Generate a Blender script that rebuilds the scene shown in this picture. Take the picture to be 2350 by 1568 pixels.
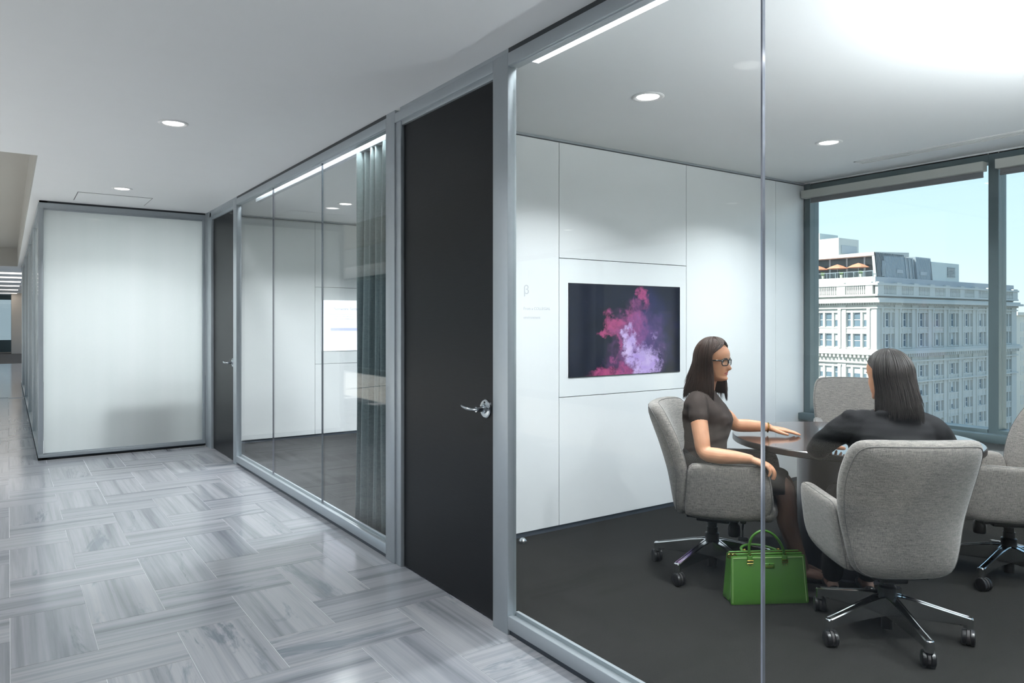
import bpy, bmesh, math, random
import numpy as np
from mathutils import Vector, Matrix, noise

for o in list(bpy.data.objects):
    bpy.data.objects.remove(o, do_unlink=True)
scene = bpy.context.scene
COL = scene.collection
random.seed(7)
RNG = np.random.default_rng(7)
R = math.radians

# ------------------------------------------------------------------ camera, sky, sun, exposure
AZ = math.atan2(1157.0, 1668.0)
cam_data = bpy.data.cameras.new('camera')
cam_data.sensor_width = 36.0
cam_data.lens = 1668.0 / 2350.0 * 36.0
cam_data.shift_y = -46.0 / 2350.0
cam_data.clip_start = 0.05
cam_data.clip_end = 2000.0
cam = bpy.data.objects.new('camera', cam_data)
cam.location = (0, 0, 1.4)
cam.rotation_euler = (R(90), 0, -AZ)
COL.objects.link(cam)
scene.camera = cam

scene.view_settings.view_transform = 'Standard'
scene.view_settings.look = 'None'
scene.view_settings.exposure = 0.1
scene.view_settings.gamma = 1.0
scene.view_settings.use_curve_mapping = False

world = bpy.data.worlds.new('sky')
scene.world = world
world.use_nodes = True
nt = world.node_tree
nt.nodes.clear()
w_out = nt.nodes.new('ShaderNodeOutputWorld')
w_bg = nt.nodes.new('ShaderNodeBackground')
w_tc = nt.nodes.new('ShaderNodeTexCoord')
w_sep = nt.nodes.new('ShaderNodeSeparateXYZ')
w_ramp = nt.nodes.new('ShaderNodeValToRGB')
nt.links.new(w_tc.outputs['Generated'], w_sep.inputs[0])
nt.links.new(w_sep.outputs['Z'], w_ramp.inputs['Fac'])
nt.links.new(w_ramp.outputs['Color'], w_bg.inputs['Color'])
nt.links.new(w_bg.outputs[0], w_out.inputs['Surface'])
cr = w_ramp.color_ramp
cr.elements[0].position = 0.0
cr.elements[0].color = (0.80, 0.90, 0.96, 1)
cr.elements[1].position = 1.0
cr.elements[1].color = (0.16, 0.34, 0.68, 1)
for pos, c in ((0.10, (0.68, 0.85, 0.95, 1)), (0.30, (0.44, 0.66, 0.88, 1))):
    e = cr.elements.new(pos)
    e.color = c
w_bg.inputs['Strength'].default_value = 1.28

sun_d = bpy.data.lights.new('sun', 'SUN')
sun_d.energy = 9.0
sun_d.angle = R(0.5)
sun_d.color = (1.0, 0.96, 0.90)
sun = bpy.data.objects.new('sun', sun_d)
COL.objects.link(sun)
sun.rotation_euler = Vector((0.75, -0.25, -0.62)).to_track_quat('-Z', 'Y').to_euler()

LAMP = 1.0     # common factor for the ceiling lamps


# ------------------------------------------------------------------ materials
def lin(r, g, b):
    f = lambda c: (c / 255.0 / 12.92) if c / 255.0 <= 0.04045 else ((c / 255.0 + 0.055) / 1.055) ** 2.4
    return (f(r), f(g), f(b), 1.0)


def newmat(name):
    m = bpy.data.materials.new(name)
    m.use_nodes = True
    return m, m.node_tree, m.node_tree.nodes['Principled BSDF']


def N(t, kind, **kw):
    n = t.nodes.new(kind)
    for k, v in kw.items():
        setattr(n, k, v)
    return n


def mixrgb(t, fac, a, b, blend='MIX'):
    n = t.nodes.new('ShaderNodeMix')
    n.data_type = 'RGBA'
    n.blend_type = blend
    for i, v in ((0, fac), (6, a), (7, b)):
        if hasattr(v, 'links'):
            t.links.new(v, n.inputs[i])
        else:
            n.inputs[i].default_value = v
    return n.outputs[2]


def ramp(t, src, stops):
    n = t.nodes.new('ShaderNodeValToRGB')
    t.links.new(src, n.inputs['Fac'])
    els = n.color_ramp.elements
    els[0].position, els[0].color = stops[0]
    els[1].position, els[1].color = stops[-1]
    for p, c in stops[1:-1]:
        e = els.new(p)
        e.color = c
    return n.outputs['Color']


def objcoord(t, scale=(1, 1, 1), rand=False):
    tc = N(t, 'ShaderNodeTexCoord')
    v = tc.outputs['Object']
    if rand:
        oi = N(t, 'ShaderNodeObjectInfo')
        mul = N(t, 'ShaderNodeMath', operation='MULTIPLY')
        mul.inputs[1].default_value = 57.0
        t.links.new(oi.outputs['Random'], mul.inputs[0])
        add = N(t, 'ShaderNodeVectorMath', operation='ADD')
        t.links.new(v, add.inputs[0])
        t.links.new(mul.outputs[0], add.inputs[1])
        v = add.outputs[0]
    mp = N(t, 'ShaderNodeMapping')
    mp.inputs['Scale'].default_value = scale
    t.links.new(v, mp.inputs['Vector'])
    return mp.outputs[0]


def noise_tex(t, vec, scale, detail=2.0, rough=0.5, dist=0.0):
    n = N(t, 'ShaderNodeTexNoise')
    n.inputs['Scale'].default_value = scale
    n.inputs['Detail'].default_value = detail
    n.inputs['Roughness'].default_value = rough
    n.inputs['Distortion'].default_value = dist
    t.links.new(vec, n.inputs['Vector'])
    return n.outputs['Fac']


def bump(t, b, src, strength=0.2, dist=0.01):
    n = N(t, 'ShaderNodeBump')
    n.inputs['Strength'].default_value = strength
    n.inputs['Distance'].default_value = dist
    t.links.new(src, n.inputs['Height'])
    t.links.new(n.outputs[0], b.inputs['Normal'])


def plain(name, col, rough=0.5, metal=0.0, var=0.06, vscale=6.0, spec=0.5, bstr=0.0, coat=0.0):
    m, t, b = newmat(name)
    v = objcoord(t)
    f = noise_tex(t, v, vscale, 3.0)
    a = tuple(c * (1 - var) for c in col[:3]) + (1,)
    z = tuple(min(1, c * (1 + var)) for c in col[:3]) + (1,)
    t.links.new(mixrgb(t, f, a, z), b.inputs['Base Color'])
    b.inputs['Roughness'].default_value = rough
    b.inputs['Metallic'].default_value = metal
    b.inputs['Specular IOR Level'].default_value = spec
    b.inputs['Coat Weight'].default_value = coat
    if bstr:
        bump(t, b, f, bstr, 0.002)
    return m


def emissive(name, col, strength):
    m, t, b = newmat(name)
    b.inputs['Base Color'].default_value = col
    b.inputs['Emission Color'].default_value = col
    b.inputs['Emission Strength'].default_value = strength
    return m


def glassmat(name, tint=(0.975, 0.988, 0.985, 1), f0=0.04):
    m = bpy.data.materials.new(name)
    m.use_nodes = True
    t = m.node_tree
    t.nodes.clear()
    out = N(t, 'ShaderNodeOutputMaterial')
    tr = N(t, 'ShaderNodeBsdfTransparent')
    tr.inputs['Color'].default_value = tint
    gl = N(t, 'ShaderNodeBsdfGlossy')
    gl.inputs['Roughness'].default_value = 0.0
    lw = N(t, 'ShaderNodeLayerWeight')
    lw.inputs['Blend'].default_value = 0.5
    pw = N(t, 'ShaderNodeMath', operation='POWER')
    pw.inputs[1].default_value = 5.0
    t.links.new(lw.outputs['Facing'], pw.inputs[0])
    ma = N(t, 'ShaderNodeMath', operation='MULTIPLY_ADD')
    ma.inputs[1].default_value = 1.0 - f0
    ma.inputs[2].default_value = f0
    t.links.new(pw.outputs[0], ma.inputs[0])
    mx = N(t, 'ShaderNodeMixShader')
    t.links.new(ma.outputs[0], mx.inputs['Fac'])
    t.links.new(tr.outputs[0], mx.inputs[1])
    t.links.new(gl.outputs[0], mx.inputs[2])
    t.links.new(mx.outputs[0], out.inputs['Surface'])
    return m


M = {}
M['ceiling'] = plain('painted_ceiling', lin(232, 234, 235), 0.75, var=0.012)
M['coffer'] = plain('darkened_ceiling_recess', lin(176, 174, 168), 0.75, var=0.015)  # recess shade put into a greyer ceiling colour
M['white_wall'] = plain('white_panel', lin(236, 239, 240), 0.35, var=0.012)
M['white_gloss'] = plain('white_back_painted_glass', lin(236, 240, 241), 0.06, var=0.01)
M['white_paint'] = plain('white_paint', lin(232, 232, 230), 0.6, var=0.02)
M['beige'] = plain('beige_paint', lin(196, 186, 176), 0.6, var=0.03)
M['alu'] = plain('brushed_aluminium', lin(172, 179, 184), 0.36, 0.5, var=0.03, vscale=40)
M['dark_reveal'] = plain('dark_reveal', lin(62, 66, 70), 0.5, 0.3)
M['base_dark'] = plain('dark_base', lin(66, 74, 84), 0.4, 0.2)
M['glass'] = glassmat('clear_glass', f0=0.010)
M['win_glass'] = glassmat('window_glass', tint=(0.95, 0.985, 0.985, 1))
M['glass_edge'] = plain('polished_glass_edge', lin(150, 154, 164), 0.12, 0.6, var=0.05)
M['gunmetal'] = plain('grey_green_window_metal', lin(92, 108, 112), 0.45, 0.25, var=0.03)
M['chrome'] = plain('polished_aluminium', lin(205, 208, 210), 0.12, 1.0, var=0.02)
M['steel'] = plain('satin_steel', lin(190, 196, 200), 0.22, 1.0, var=0.03, vscale=60)
M['black_plastic'] = plain('black_plastic', lin(22, 22, 24), 0.28, var=0.1)
M['black_rubber'] = plain('black_rubber', lin(30, 27, 28), 0.55, var=0.1)
M['gold'] = plain('gold_metal', lin(214, 178, 96), 0.2, 1.0, var=0.05)
M['white_plastic'] = plain('white_plastic', lin(235, 235, 235), 0.4, var=0.02)
M['lamp'] = emissive('lamp_lens', (1.0, 0.98, 0.95, 1), 6.0)
M['troffer'] = emissive('troffer_lens', (1.0, 0.95, 0.88, 1), 2.2)
M['fascia'] = plain('shade_fascia', lin(186, 188, 182), 0.5, var=0.02)
M['shade'] = plain('grey_shade_cloth', lin(120, 122, 126), 0.8, var=0.06, vscale=200)
M['text_grey'] = plain('grey_print', lin(204, 208, 211), 0.6)
M['office_floor'] = plain('light_bounce_floor', lin(224, 222, 216), 0.9, var=0.04)  # unseen floor, kept pale to bounce sunlight onto the corridor ceiling
M['print_dark'] = plain('dark_print', lin(120, 122, 140), 0.6)


def m_door():
    m, t, b = newmat('black_stained_wood')
    v = objcoord(t, (1, 1, 14))
    f = noise_tex(t, v, 9, 5, 0.6)
    t.links.new(mixrgb(t, f, lin(12, 13, 15), lin(26, 28, 32)), b.inputs['Base Color'])
    b.inputs['Roughness'].default_value = 0.36
    b.inputs['Specular IOR Level'].default_value = 0.2
    bump(t, b, f, 0.10, 0.001)
    return m
M['door'] = m_door()


def m_tile():
    m, t, b = newmat('veined_grey_travertine')
    v = objcoord(t, (1, 1, 1), True)
    mp = N(t, 'ShaderNodeMapping')
    mp.inputs['Scale'].default_value = (11, 0.26, 1)
    t.links.new(v, mp.inputs['Vector'])
    f1 = noise_tex(t, mp.outputs[0], 1.0, 6, 0.62, 0.35)
    mp2 = N(t, 'ShaderNodeMapping')
    mp2.inputs['Scale'].default_value = (60, 0.8, 1)
    t.links.new(v, mp2.inputs['Vector'])
    f2 = noise_tex(t, mp2.outputs[0], 1.0, 3, 0.6)
    mp3 = N(t, 'ShaderNodeMapping')
    mp3.inputs['Scale'].default_value = (5.0, 0.9, 1)
    t.links.new(v, mp3.inputs['Vector'])
    f3 = noise_tex(t, mp3.outputs[0], 1.0, 6, 0.7, 0.8)
    base = ramp(t, f1, [(0.30, lin(112, 116, 122)), (0.44, lin(144, 146, 151)), (0.56, lin(160, 161, 165)), (0.72, lin(134, 136, 142))])
    veins = ramp(t, f2, [(0.30, (0.74, 0.75, 0.77, 1)), (0.48, (1, 1, 1, 1)), (1.0, (1, 1, 1, 1))])
    c = mixrgb(t, 0.42, base, veins, 'MULTIPLY')
    patch = ramp(t, f3, [(0.0, (0, 0, 0, 1)), (0.595, (0, 0, 0, 1)), (0.67, (0.9, 0.9, 0.9, 1))])
    c = mixrgb(t, patch, c, mixrgb(t, f2, lin(86, 94, 103), lin(138, 144, 151)))
    oi = N(t, 'ShaderNodeObjectInfo')
    tone = ramp(t, oi.outputs['Random'], [(0, (0.84, 0.85, 0.87, 1)), (0.5, (1, 1, 1, 1)), (1, (0.92, 0.92, 0.93, 1))])
    c = mixrgb(t, 1.0, c, tone, 'MULTIPLY')
    t.links.new(c, b.inputs['Base Color'])
    rr = N(t, 'ShaderNodeMapRange')
    rr.inputs['To Min'].default_value = 0.07
    rr.inputs['To Max'].default_value = 0.20
    t.links.new(f1, rr.inputs['Value'])
    t.links.new(rr.outputs[0], b.inputs['Roughness'])
    b.inputs['Specular IOR Level'].default_value = 0.45
    bump(t, b, f2, 0.04, 0.001)
    return m
M['tile'] = m_tile()
M['grout'] = plain('pale_grout', lin(184, 185, 189), 0.7)


def m_carpet(name, a, bcol, plank=False):
    m, t, b = newmat(name)
    v = objcoord(t)
    f = noise_tex(t, v, 420, 2, 0.6)
    g = noise_tex(t, objcoord(t, (1, 40, 1)), 6, 4, 0.6)
    w = N(t, 'ShaderNodeTexWave')
    w.inputs['Scale'].default_value = 55
    w.inputs['Distortion'].default_value = 1.5
    t.links.new(v, w.inputs['Vector'])
    c = mixrgb(t, f, a, bcol)
    c = mixrgb(t, 0.25, c, w.outputs['Color'], 'MULTIPLY')
    if plank:
        br = N(t, 'ShaderNodeTexBrick')
        br.inputs['Scale'].default_value = 1.0
        br.inputs['Brick Width'].default_value = 1.0
        br.inputs['Row Height'].default_value = 0.25
        br.inputs['Mortar Size'].default_value = 0.0
        br.inputs['Color1'].default_value = (0.8, 0.8, 0.8, 1)
        br.inputs['Color2'].default_value = (1.15, 1.15, 1.15, 1)
        t.links.new(v, br.inputs['Vector'])
        c = mixrgb(t, 1.0, c, br.outputs['Color'], 'MULTIPLY')
    c = mixrgb(t, 0.35, c, mixrgb(t, g, (0.5, 0.5, 0.5, 1), (1.3, 1.3, 1.3, 1)), 'MULTIPLY')
    t.links.new(c, b.inputs['Base Color'])
    b.inputs['Roughness'].default_value = 0.95
    b.inputs['Specular IOR Level'].default_value = 0.1
    b.inputs['Sheen Weight'].default_value = 0.0
    bump(t, b, f, 0.6, 0.004)
    return m
M['carpet'] = m_carpet('charcoal_carpet', lin(28, 28, 27), lin(46, 46, 44))
M['carpet2'] = m_carpet('charcoal_carpet_planks', lin(40, 41, 41), lin(64, 64, 63), True)
M['carpet_brown'] = m_carpet('brown_carpet', lin(110, 100, 92), lin(140, 130, 120))


def m_fabric(name, dark, light, sx=1.0):
    m, t, b = newmat(name)
    f = noise_tex(t, objcoord(t, (30 * sx, 30 * sx, 460)), 1.0, 3, 0.7)
    g = noise_tex(t, objcoord(t, (420, 420, 36)), 1.0, 3, 0.7)
    h = noise_tex(t, objcoord(t), 700, 1)
    mx = N(t, 'ShaderNodeMath', operation='ADD')
    t.links.new(f, mx.inputs[0])
    t.links.new(g, mx.inputs[1])
    ha = N(t, 'ShaderNodeMath', operation='MULTIPLY')
    ha.inputs[1].default_value = 0.5
    t.links.new(mx.outputs[0], ha.inputs[0])
    c = ramp(t, ha.outputs[0], [(0.36, dark), (0.62, light)])
    t.links.new(c, b.inputs['Base Color'])
    b.inputs['Roughness'].default_value = 0.9
    b.inputs['Specular IOR Level'].default_value = 0.15
    b.inputs['Sheen Weight'].default_value = 0.25
    bump(t, b, ha.outputs[0], 0.35, 0.003)
    return m
M['fabric'] = m_fabric('heathered_grey_upholstery', lin(78, 77, 75), lin(148, 142, 136))
M['piping'] = plain('grey_piping', lin(96, 94, 92), 0.8)
M['curtain'] = m_fabric('grey_green_curtain', lin(78, 92, 95), lin(112, 124, 125))
M['dress'] = plain('charcoal_jersey', lin(58, 51, 48), 0.9, var=0.10, vscale=200, spec=0.12, bstr=0.06)
M['skirt'] = plain('black_skirt', lin(18, 17, 18), 0.8, var=0.10, vscale=160, spec=0.2, bstr=0.05)
M['jacket'] = plain('black_jacket', lin(18, 18, 20), 0.75, var=0.10, vscale=180, spec=0.2, bstr=0.05)
M['shoe'] = plain('black_leather', lin(18, 16, 17), 0.3, var=0.1)


def m_skin():
    m, t, b = newmat('skin')
    f = noise_tex(t, objcoord(t), 22, 4)
    t.links.new(mixrgb(t, f, lin(176, 122, 90), lin(204, 152, 118)), b.inputs['Base Color'])
    b.inputs['Roughness'].default_value = 0.48
    b.inputs['Subsurface Weight'].default_value = 0.12
    b.inputs['Subsurface Radius'].default_value = (0.012, 0.005, 0.003)
    return m
M['skin'] = m_skin()
M['lips'] = plain('lips', lin(158, 88, 80), 0.4)
M['tights'] = plain('sheer_dark_tights', lin(116, 88, 76), 0.55, var=0.08, vscale=300)
M['eye'] = plain('eye', lin(226, 222, 216), 0.15)
M['iris'] = plain('dark_iris', lin(38, 26, 20), 0.1)


def m_hair(name, a, c):
    m, t, b = newmat(name)
    f = noise_tex(t, objcoord(t, (160, 160, 5)), 1.0, 3, 0.6)
    t.links.new(mixrgb(t, f, a, c), b.inputs['Base Color'])
    b.inputs['Roughness'].default_value = 0.5
    b.inputs['Specular IOR Level'].default_value = 0.4
    b.inputs['Anisotropic'].default_value = 0.5
    bump(t, b, f, 0.35, 0.002)
    return m
M['hair_brown'] = m_hair('dark_brown_hair', lin(34, 24, 20), lin(70, 50, 40))
M['hair_black'] = m_hair('black_brown_hair', lin(26, 23, 22), lin(58, 52, 48))


def m_wood_table():
    m, t, b = newmat('espresso_veneer')
    f = noise_tex(t, objcoord(t, (3, 60, 3)), 1.0, 5, 0.6)
    t.links.new(mixrgb(t, f, lin(44, 27, 22), lin(74, 46, 37)), b.inputs['Base Color'])
    b.inputs['Roughness'].default_value = 0.16
    b.inputs['Coat Weight'].default_value = 0.5
    b.inputs['Coat Roughness'].default_value = 0.06
    return m
M['table'] = m_wood_table()
M['table_edge'] = plain('dark_table_edge', lin(20, 15, 14), 0.35)
M['drum'] = plain('dark_metal_drum', lin(74, 74, 80), 0.3, 0.8, var=0.03)


def m_leather():
    m, t, b = newmat('green_leather')
    f = noise_tex(t, objcoord(t), 260, 3, 0.6)
    g = noise_tex(t, objcoord(t), 7, 3)
    t.links.new(mixrgb(t, g, lin(50, 94, 28), lin(70, 116, 42)), b.inputs['Base Color'])
    b.inputs['Roughness'].default_value = 0.36
    bump(t, b, f, 0.18, 0.001)
    return m
M['leather'] = m_leather()
M['stitch'] = plain('pale_green_stitching', lin(176, 200, 140), 0.7)


def m_frost():
    m = bpy.data.materials.new('frosted_glass')
    m.use_nodes = True
    t = m.node_tree
    t.nodes.clear()
    out = N(t, 'ShaderNodeOutputMaterial')
    df = N(t, 'ShaderNodeBsdfDiffuse')
    tl = N(t, 'ShaderNodeBsdfTranslucent')
    gl = N(t, 'ShaderNodeBsdfGlossy')
    gl.inputs['Roughness'].default_value = 0.02
    f = noise_tex(t, objcoord(t, (10, 10, 0.15)), 1.0, 2)
    c = mixrgb(t, f, lin(232, 237, 236), lin(240, 243, 243))
    t.links.new(c, df.inputs['Color'])
    t.links.new(c, tl.inputs['Color'])
    m1 = N(t, 'ShaderNodeMixShader')
    m1.inputs['Fac'].default_value = 0.55
    t.links.new(df.outputs[0], m1.inputs[1])
    t.links.new(tl.outputs[0], m1.inputs[2])
    lw = N(t, 'ShaderNodeLayerWeight')
    lw.inputs['Blend'].default_value = 0.5
    pw = N(t, 'ShaderNodeMath', operation='POWER')
    pw.inputs[1].default_value = 5.0
    t.links.new(lw.outputs['Facing'], pw.inputs[0])
    ma = N(t, 'ShaderNodeMath', operation='MULTIPLY_ADD')
    ma.inputs[1].default_value = 0.95
    ma.inputs[2].default_value = 0.045
    t.links.new(pw.outputs[0], ma.inputs[0])
    m2 = N(t, 'ShaderNodeMixShader')
    t.links.new(ma.outputs[0], m2.inputs['Fac'])
    t.links.new(m1.outputs[0], m2.inputs[1])
    t.links.new(gl.outputs[0], m2.inputs[2])
    t.links.new(m2.outputs[0], out.inputs['Surface'])
    return m
M['frost'] = m_frost()


def m_nebula():
    # picture on the screen; local x across 0..1.08, local z up 0..0.63
    m, t, b = newmat('nebula_screen')
    tc = N(t, 'ShaderNodeTexCoord')
    v = tc.outputs['Object']

    def warp(src, scale, amt, detail):
        n = N(t, 'ShaderNodeTexNoise')
        n.inputs['Scale'].default_value = scale
        n.inputs['Detail'].default_value = detail
        n.inputs['Roughness'].default_value = 0.65
        t.links.new(src, n.inputs['Vector'])
        s1 = N(t, 'ShaderNodeVectorMath', operation='SUBTRACT')
        s1.inputs[1].default_value = (0.5, 0.5, 0.5)
        t.links.new(n.outputs['Color'], s1.inputs[0])
        s2 = N(t, 'ShaderNodeVectorMath', operation='SCALE')
        s2.inputs['Scale'].default_value = amt
        t.links.new(s1.outputs[0], s2.inputs[0])
        s3 = N(t, 'ShaderNodeVectorMath', operation='ADD')
        t.links.new(src, s3.inputs[0])
        t.links.new(s2.outputs[0], s3.inputs[1])
        return s3.outputs[0]
    vw = warp(v, 6.0, 0.50, 9)

    def blob(cx, cz, sx, sz):
        mp = N(t, 'ShaderNodeMapping')
        mp.inputs['Location'].default_value = (-cx / sx, 0, -cz / sz)
        mp.inputs['Scale'].default_value = (1 / sx, 0, 1 / sz)
        t.links.new(vw, mp.inputs['Vector'])
        ln = N(t, 'ShaderNodeVectorMath', operation='LENGTH')
        t.links.new(mp.outputs[0], ln.inputs[0])
        mr = N(t, 'ShaderNodeMapRange')
        mr.interpolation_type = 'SMOOTHSTEP'
        mr.inputs['From Min'].default_value = 1.0
        mr.inputs['From Max'].default_value = 0.0
        t.links.new(ln.outputs['Value'], mr.inputs['Value'])
        return mr.outputs[0]

    def mul(a, c):
        n = N(t, 'ShaderNodeMath', operation='MULTIPLY')
        t.links.new(a, n.inputs[0])
        if hasattr(c, 'links'):
            t.links.new(c, n.inputs[1])
        else:
            n.inputs[1].default_value = c
        return n.outputs[0]

    def mx(a, c):
        n = N(t, 'ShaderNodeMath', operation='MAXIMUM')
        t.links.new(a, n.inputs[0])
        t.links.new(c, n.inputs[1])
        return n.outputs[0]
    n1 = noise_tex(t, v, 9, 8, 0.65, 0.6)
    n2 = noise_tex(t, v, 26, 8, 0.7, 0.4)
    n3 = noise_tex(t, v, 5, 6, 0.6, 0.3)
    dark = mixrgb(t, n3, lin(2, 5, 10), lin(30, 36, 58))
    red_mask = mx(mx(blob(0.42, 0.34, 0.19, 0.15), blob(0.62, 0.36, 0.22, 0.24)), mx(blob(0.29, 0.28, 0.15, 0.07), mx(blob(0.71, 0.56, 0.10, 0.16), blob(0.44, 0.20, 0.06, 0.16))))
    low = blob(0.45, -0.02, 0.42, 0.13)
    red = ramp(t, mul(mx(red_mask, low), n1), [(0.12, (0, 0, 0, 1)), (0.42, (1, 1, 1, 1))])
    c = mixrgb(t, red, dark, mixrgb(t, n2, lin(92, 40, 96), lin(214, 92, 140)))
    core = mx(blob(0.70, 0.10, 0.26, 0.26), blob(0.56, 0.22, 0.16, 0.22))
    mauve = ramp(t, mul(blob(0.62, 0.20, 0.38, 0.46), n1), [(0.06, (0, 0, 0, 1)), (0.45, (0.75, 0.75, 0.75, 1))])
    c = mixrgb(t, mauve, c, mixrgb(t, n2, lin(44, 40, 96), lin(176, 110, 176)))
    cm = ramp(t, mul(core, n2), [(0.17, (0, 0, 0, 1)), (0.40, (1, 1, 1, 1))])
    c = mixrgb(t, cm, c, mixrgb(t, n1, lin(150, 110, 220), lin(240, 226, 255)))
    halo = blob(0.78, 0.30, 0.30, 0.45)
    c = mixrgb(t, mul(halo, 0.35), c, lin(70, 72, 150))
    st = N(t, 'ShaderNodeTexVoronoi')
    st.inputs['Scale'].default_value = 26
    t.links.new(v, st.inputs['Vector'])
    sm = ramp(t, st.outputs['Distance'], [(0.0, (1, 1, 1, 1)), (0.055, (0, 0, 0, 1))])
    c = mixrgb(t, mul(sm, 0.5), c, (1, 1, 1, 1))
    right = N(t, 'ShaderNodeSeparateXYZ')
    t.links.new(v, right.inputs[0])
    b.inputs['Base Color'].default_value = (0.004, 0.004, 0.006, 1)
    b.inputs['Roughness'].default_value = 0.08
    b.inputs['Specular IOR Level'].default_value = 0.25
    t.links.new(c, b.inputs['Emission Color'])
    b.inputs['Emission Strength'].default_value = 0.95
    return m
M['nebula'] = m_nebula()
M['screen_white'] = emissive('lit_white_screen', lin(232, 234, 246), 0.95)
M['screen_blue'] = emissive('lit_lavender_bar', lin(176, 182, 228), 0.9)
M['screen_ink'] = emissive('screen_ink', lin(150, 152, 168), 0.9)


# ------------------------------------------------------------------ mesh helpers
class MB:
    """collects shapes; build() links them as one mesh object"""

    def __init__(self):
        self.v, self.f, self.m = [], [], []

    def add(self, vs, fs, mi=0):
        k = len(self.v)
        self.v += [tuple(map(float, p)) for p in vs]
        self.f += [tuple(i + k for i in f) for f in fs]
        self.m += [mi] * len(fs)
        return self

    def box(self, x0, x1, y0, y1, z0, z1, mi=0):
        vs = [(x, y, z) for z in (z0, z1) for y in (y0, y1) for x in (x0, x1)]
        return self.add(vs, [(0, 2, 3, 1), (4, 5, 7, 6), (0, 1, 5, 4), (2, 6, 7, 3), (0, 4, 6, 2), (1, 3, 7, 5)], mi)

    def bbox(self, x0, x1, y0, y1, z0, z1, r=0.003, mi=0):
        bm = bmesh.new()
        vs = [bm.verts.new((x, y, z)) for z in (z0, z1) for y in (y0, y1) for x in (x0, x1)]
        for q in [(0, 2, 3, 1), (4, 5, 7, 6), (0, 1, 5, 4), (2, 6, 7, 3), (0, 4, 6, 2), (1, 3, 7, 5)]:
            bm.faces.new([vs[i] for i in q])
        bmesh.ops.bevel(bm, geom=list(bm.edges), offset=r, segments=2, affect='EDGES', profile=0.5)
        bm.verts.index_update()
        self.add([v.co[:] for v in bm.verts], [[v.index for v in f.verts] for f in bm.faces], mi)
        bm.free()
        return self

    def lathe(self, prof, n=32, c=(0, 0, 0), axis='Z', mi=0):
        vs, fs = [], []
        for (r, h) in prof:
            for i in range(n):
                a = 2 * math.pi * i / n
                p = (r * math.cos(a), r * math.sin(a), h)
                if axis == 'X':
                    p = (p[2], p[0], p[1])
                elif axis == 'Y':
                    p = (p[0], p[2], p[1])
                vs.append((p[0] + c[0], p[1] + c[1], p[2] + c[2]))
        for j in range(len(prof) - 1):
            for i in range(n):
                a, b2 = j * n + i, j * n + (i + 1) % n
                fs.append((a, b2, b2 + n, a + n))
        fs.append(tuple(reversed(range(n))))
        fs.append(tuple(range((len(prof) - 1) * n, len(prof) * n)))
        return self.add(vs, fs, mi)

    def tube(self, pts, rad, n=8, mi=0, flat=1.0):
        P = [Vector(p) for p in pts]
        rs = list(rad) if hasattr(rad, '__len__') else [rad] * len(P)
        t0 = (P[1] - P[0]).normalized()
        up = Vector((0, 0, 1)) if abs(t0.z) < 0.9 else Vector((0, 1, 0))
        a = t0.cross(up).normalized()
        vs, fs = [], []
        for i, p in enumerate(P):
            t = (P[min(i + 1, len(P) - 1)] - P[max(i - 1, 0)]).normalized()
            a = (a - t * a.dot(t)).normalized()
            b2 = t.cross(a)
            for k in range(n):
                an = 2 * math.pi * k / n
                vs.append(p + (a * math.cos(an) + b2 * math.sin(an) * flat) * rs[i])
        for i in range(len(P) - 1):
            for k in range(n):
                q = i * n + k
                w = i * n + (k + 1) % n
                fs.append((q, w, w + n, q + n))
        fs.append(tuple(reversed(range(n))))
        fs.append(tuple(range((len(P) - 1) * n, len(P) * n)))
        return self.add(vs, fs, mi)

    def prism(self, poly, h0, h1, plane='XY', mi=0):
        n = len(poly)
        mk = {'XY': lambda a, b2, h: (a, b2, h), 'XZ': lambda a, b2, h: (a, h, b2), 'YZ': lambda a, b2, h: (h, a, b2)}[plane]
        vs = [mk(a, b2, h0) for a, b2 in poly] + [mk(a, b2, h1) for a, b2 in poly]
        fs = [tuple(reversed(range(n))), tuple(range(n, 2 * n))] + [(i, (i + 1) % n, n + (i + 1) % n, n + i) for i in range(n)]
        return self.add(vs, fs, mi)

    def pillow(self, outline, T, fn, p=5.0, mi=0):
        """star-shaped outline swollen to thickness T on both sides; fn(a, b, t) -> xyz"""
        O = np.array(outline, float)
        c = O.mean(0)
        S = [1.0, 0.985, 0.955, 0.91, 0.84, 0.72, 0.55, 0.36, 0.18]
        n = len(O)
        vs, fs = [], []
        for side in (1, -1):
            base = len(vs)
            for s in S:
                th = side * T / 2 * (max(0.0, 1 - s ** p)) ** (1 / 2.2)
                for q in O:
                    a, b2 = c + (q - c) * s
                    vs.append(fn(a, b2, th))
            vs.append(fn(c[0], c[1], side * T / 2))
            for j in range(len(S) - 1):
                for i in range(n):
                    a, b2 = base + j * n + i, base + j * n + (i + 1) % n
                    q = (a, b2, b2 + n, a + n)
                    fs.append(q if side > 0 else tuple(reversed(q)))
            k = base + (len(S) - 1) * n
            for i in range(n):
                q = (k + i, k + (i + 1) % n, base + len(S) * n)
                fs.append(q if side > 0 else tuple(reversed(q)))
        off = n * len(S) + 1
        # weld the two rims
        fs = [tuple((i - off) if (off <= i < off + n) else i for i in f) for f in fs]
        return self.add(vs, fs, mi)

    def mesh(self, name, mats, smooth=None):
        me = bpy.data.meshes.new(name)
        me.from_pydata(self.v, [], self.f)
        for m in (mats if isinstance(mats, (list, tuple)) else [mats]):
            me.materials.append(M[m] if isinstance(m, str) else m)
        if isinstance(mats, (list, tuple)) and len(mats) > 1:
            me.polygons.foreach_set('material_index', self.m)
        bm = bmesh.new()
        bm.from_mesh(me)
        loose = [v for v in bm.verts if not v.link_faces]
        if loose:
            bmesh.ops.delete(bm, geom=loose, context='VERTS')
        bmesh.ops.recalc_face_normals(bm, faces=list(bm.faces))
        bm.to_mesh(me)
        bm.free()
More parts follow.
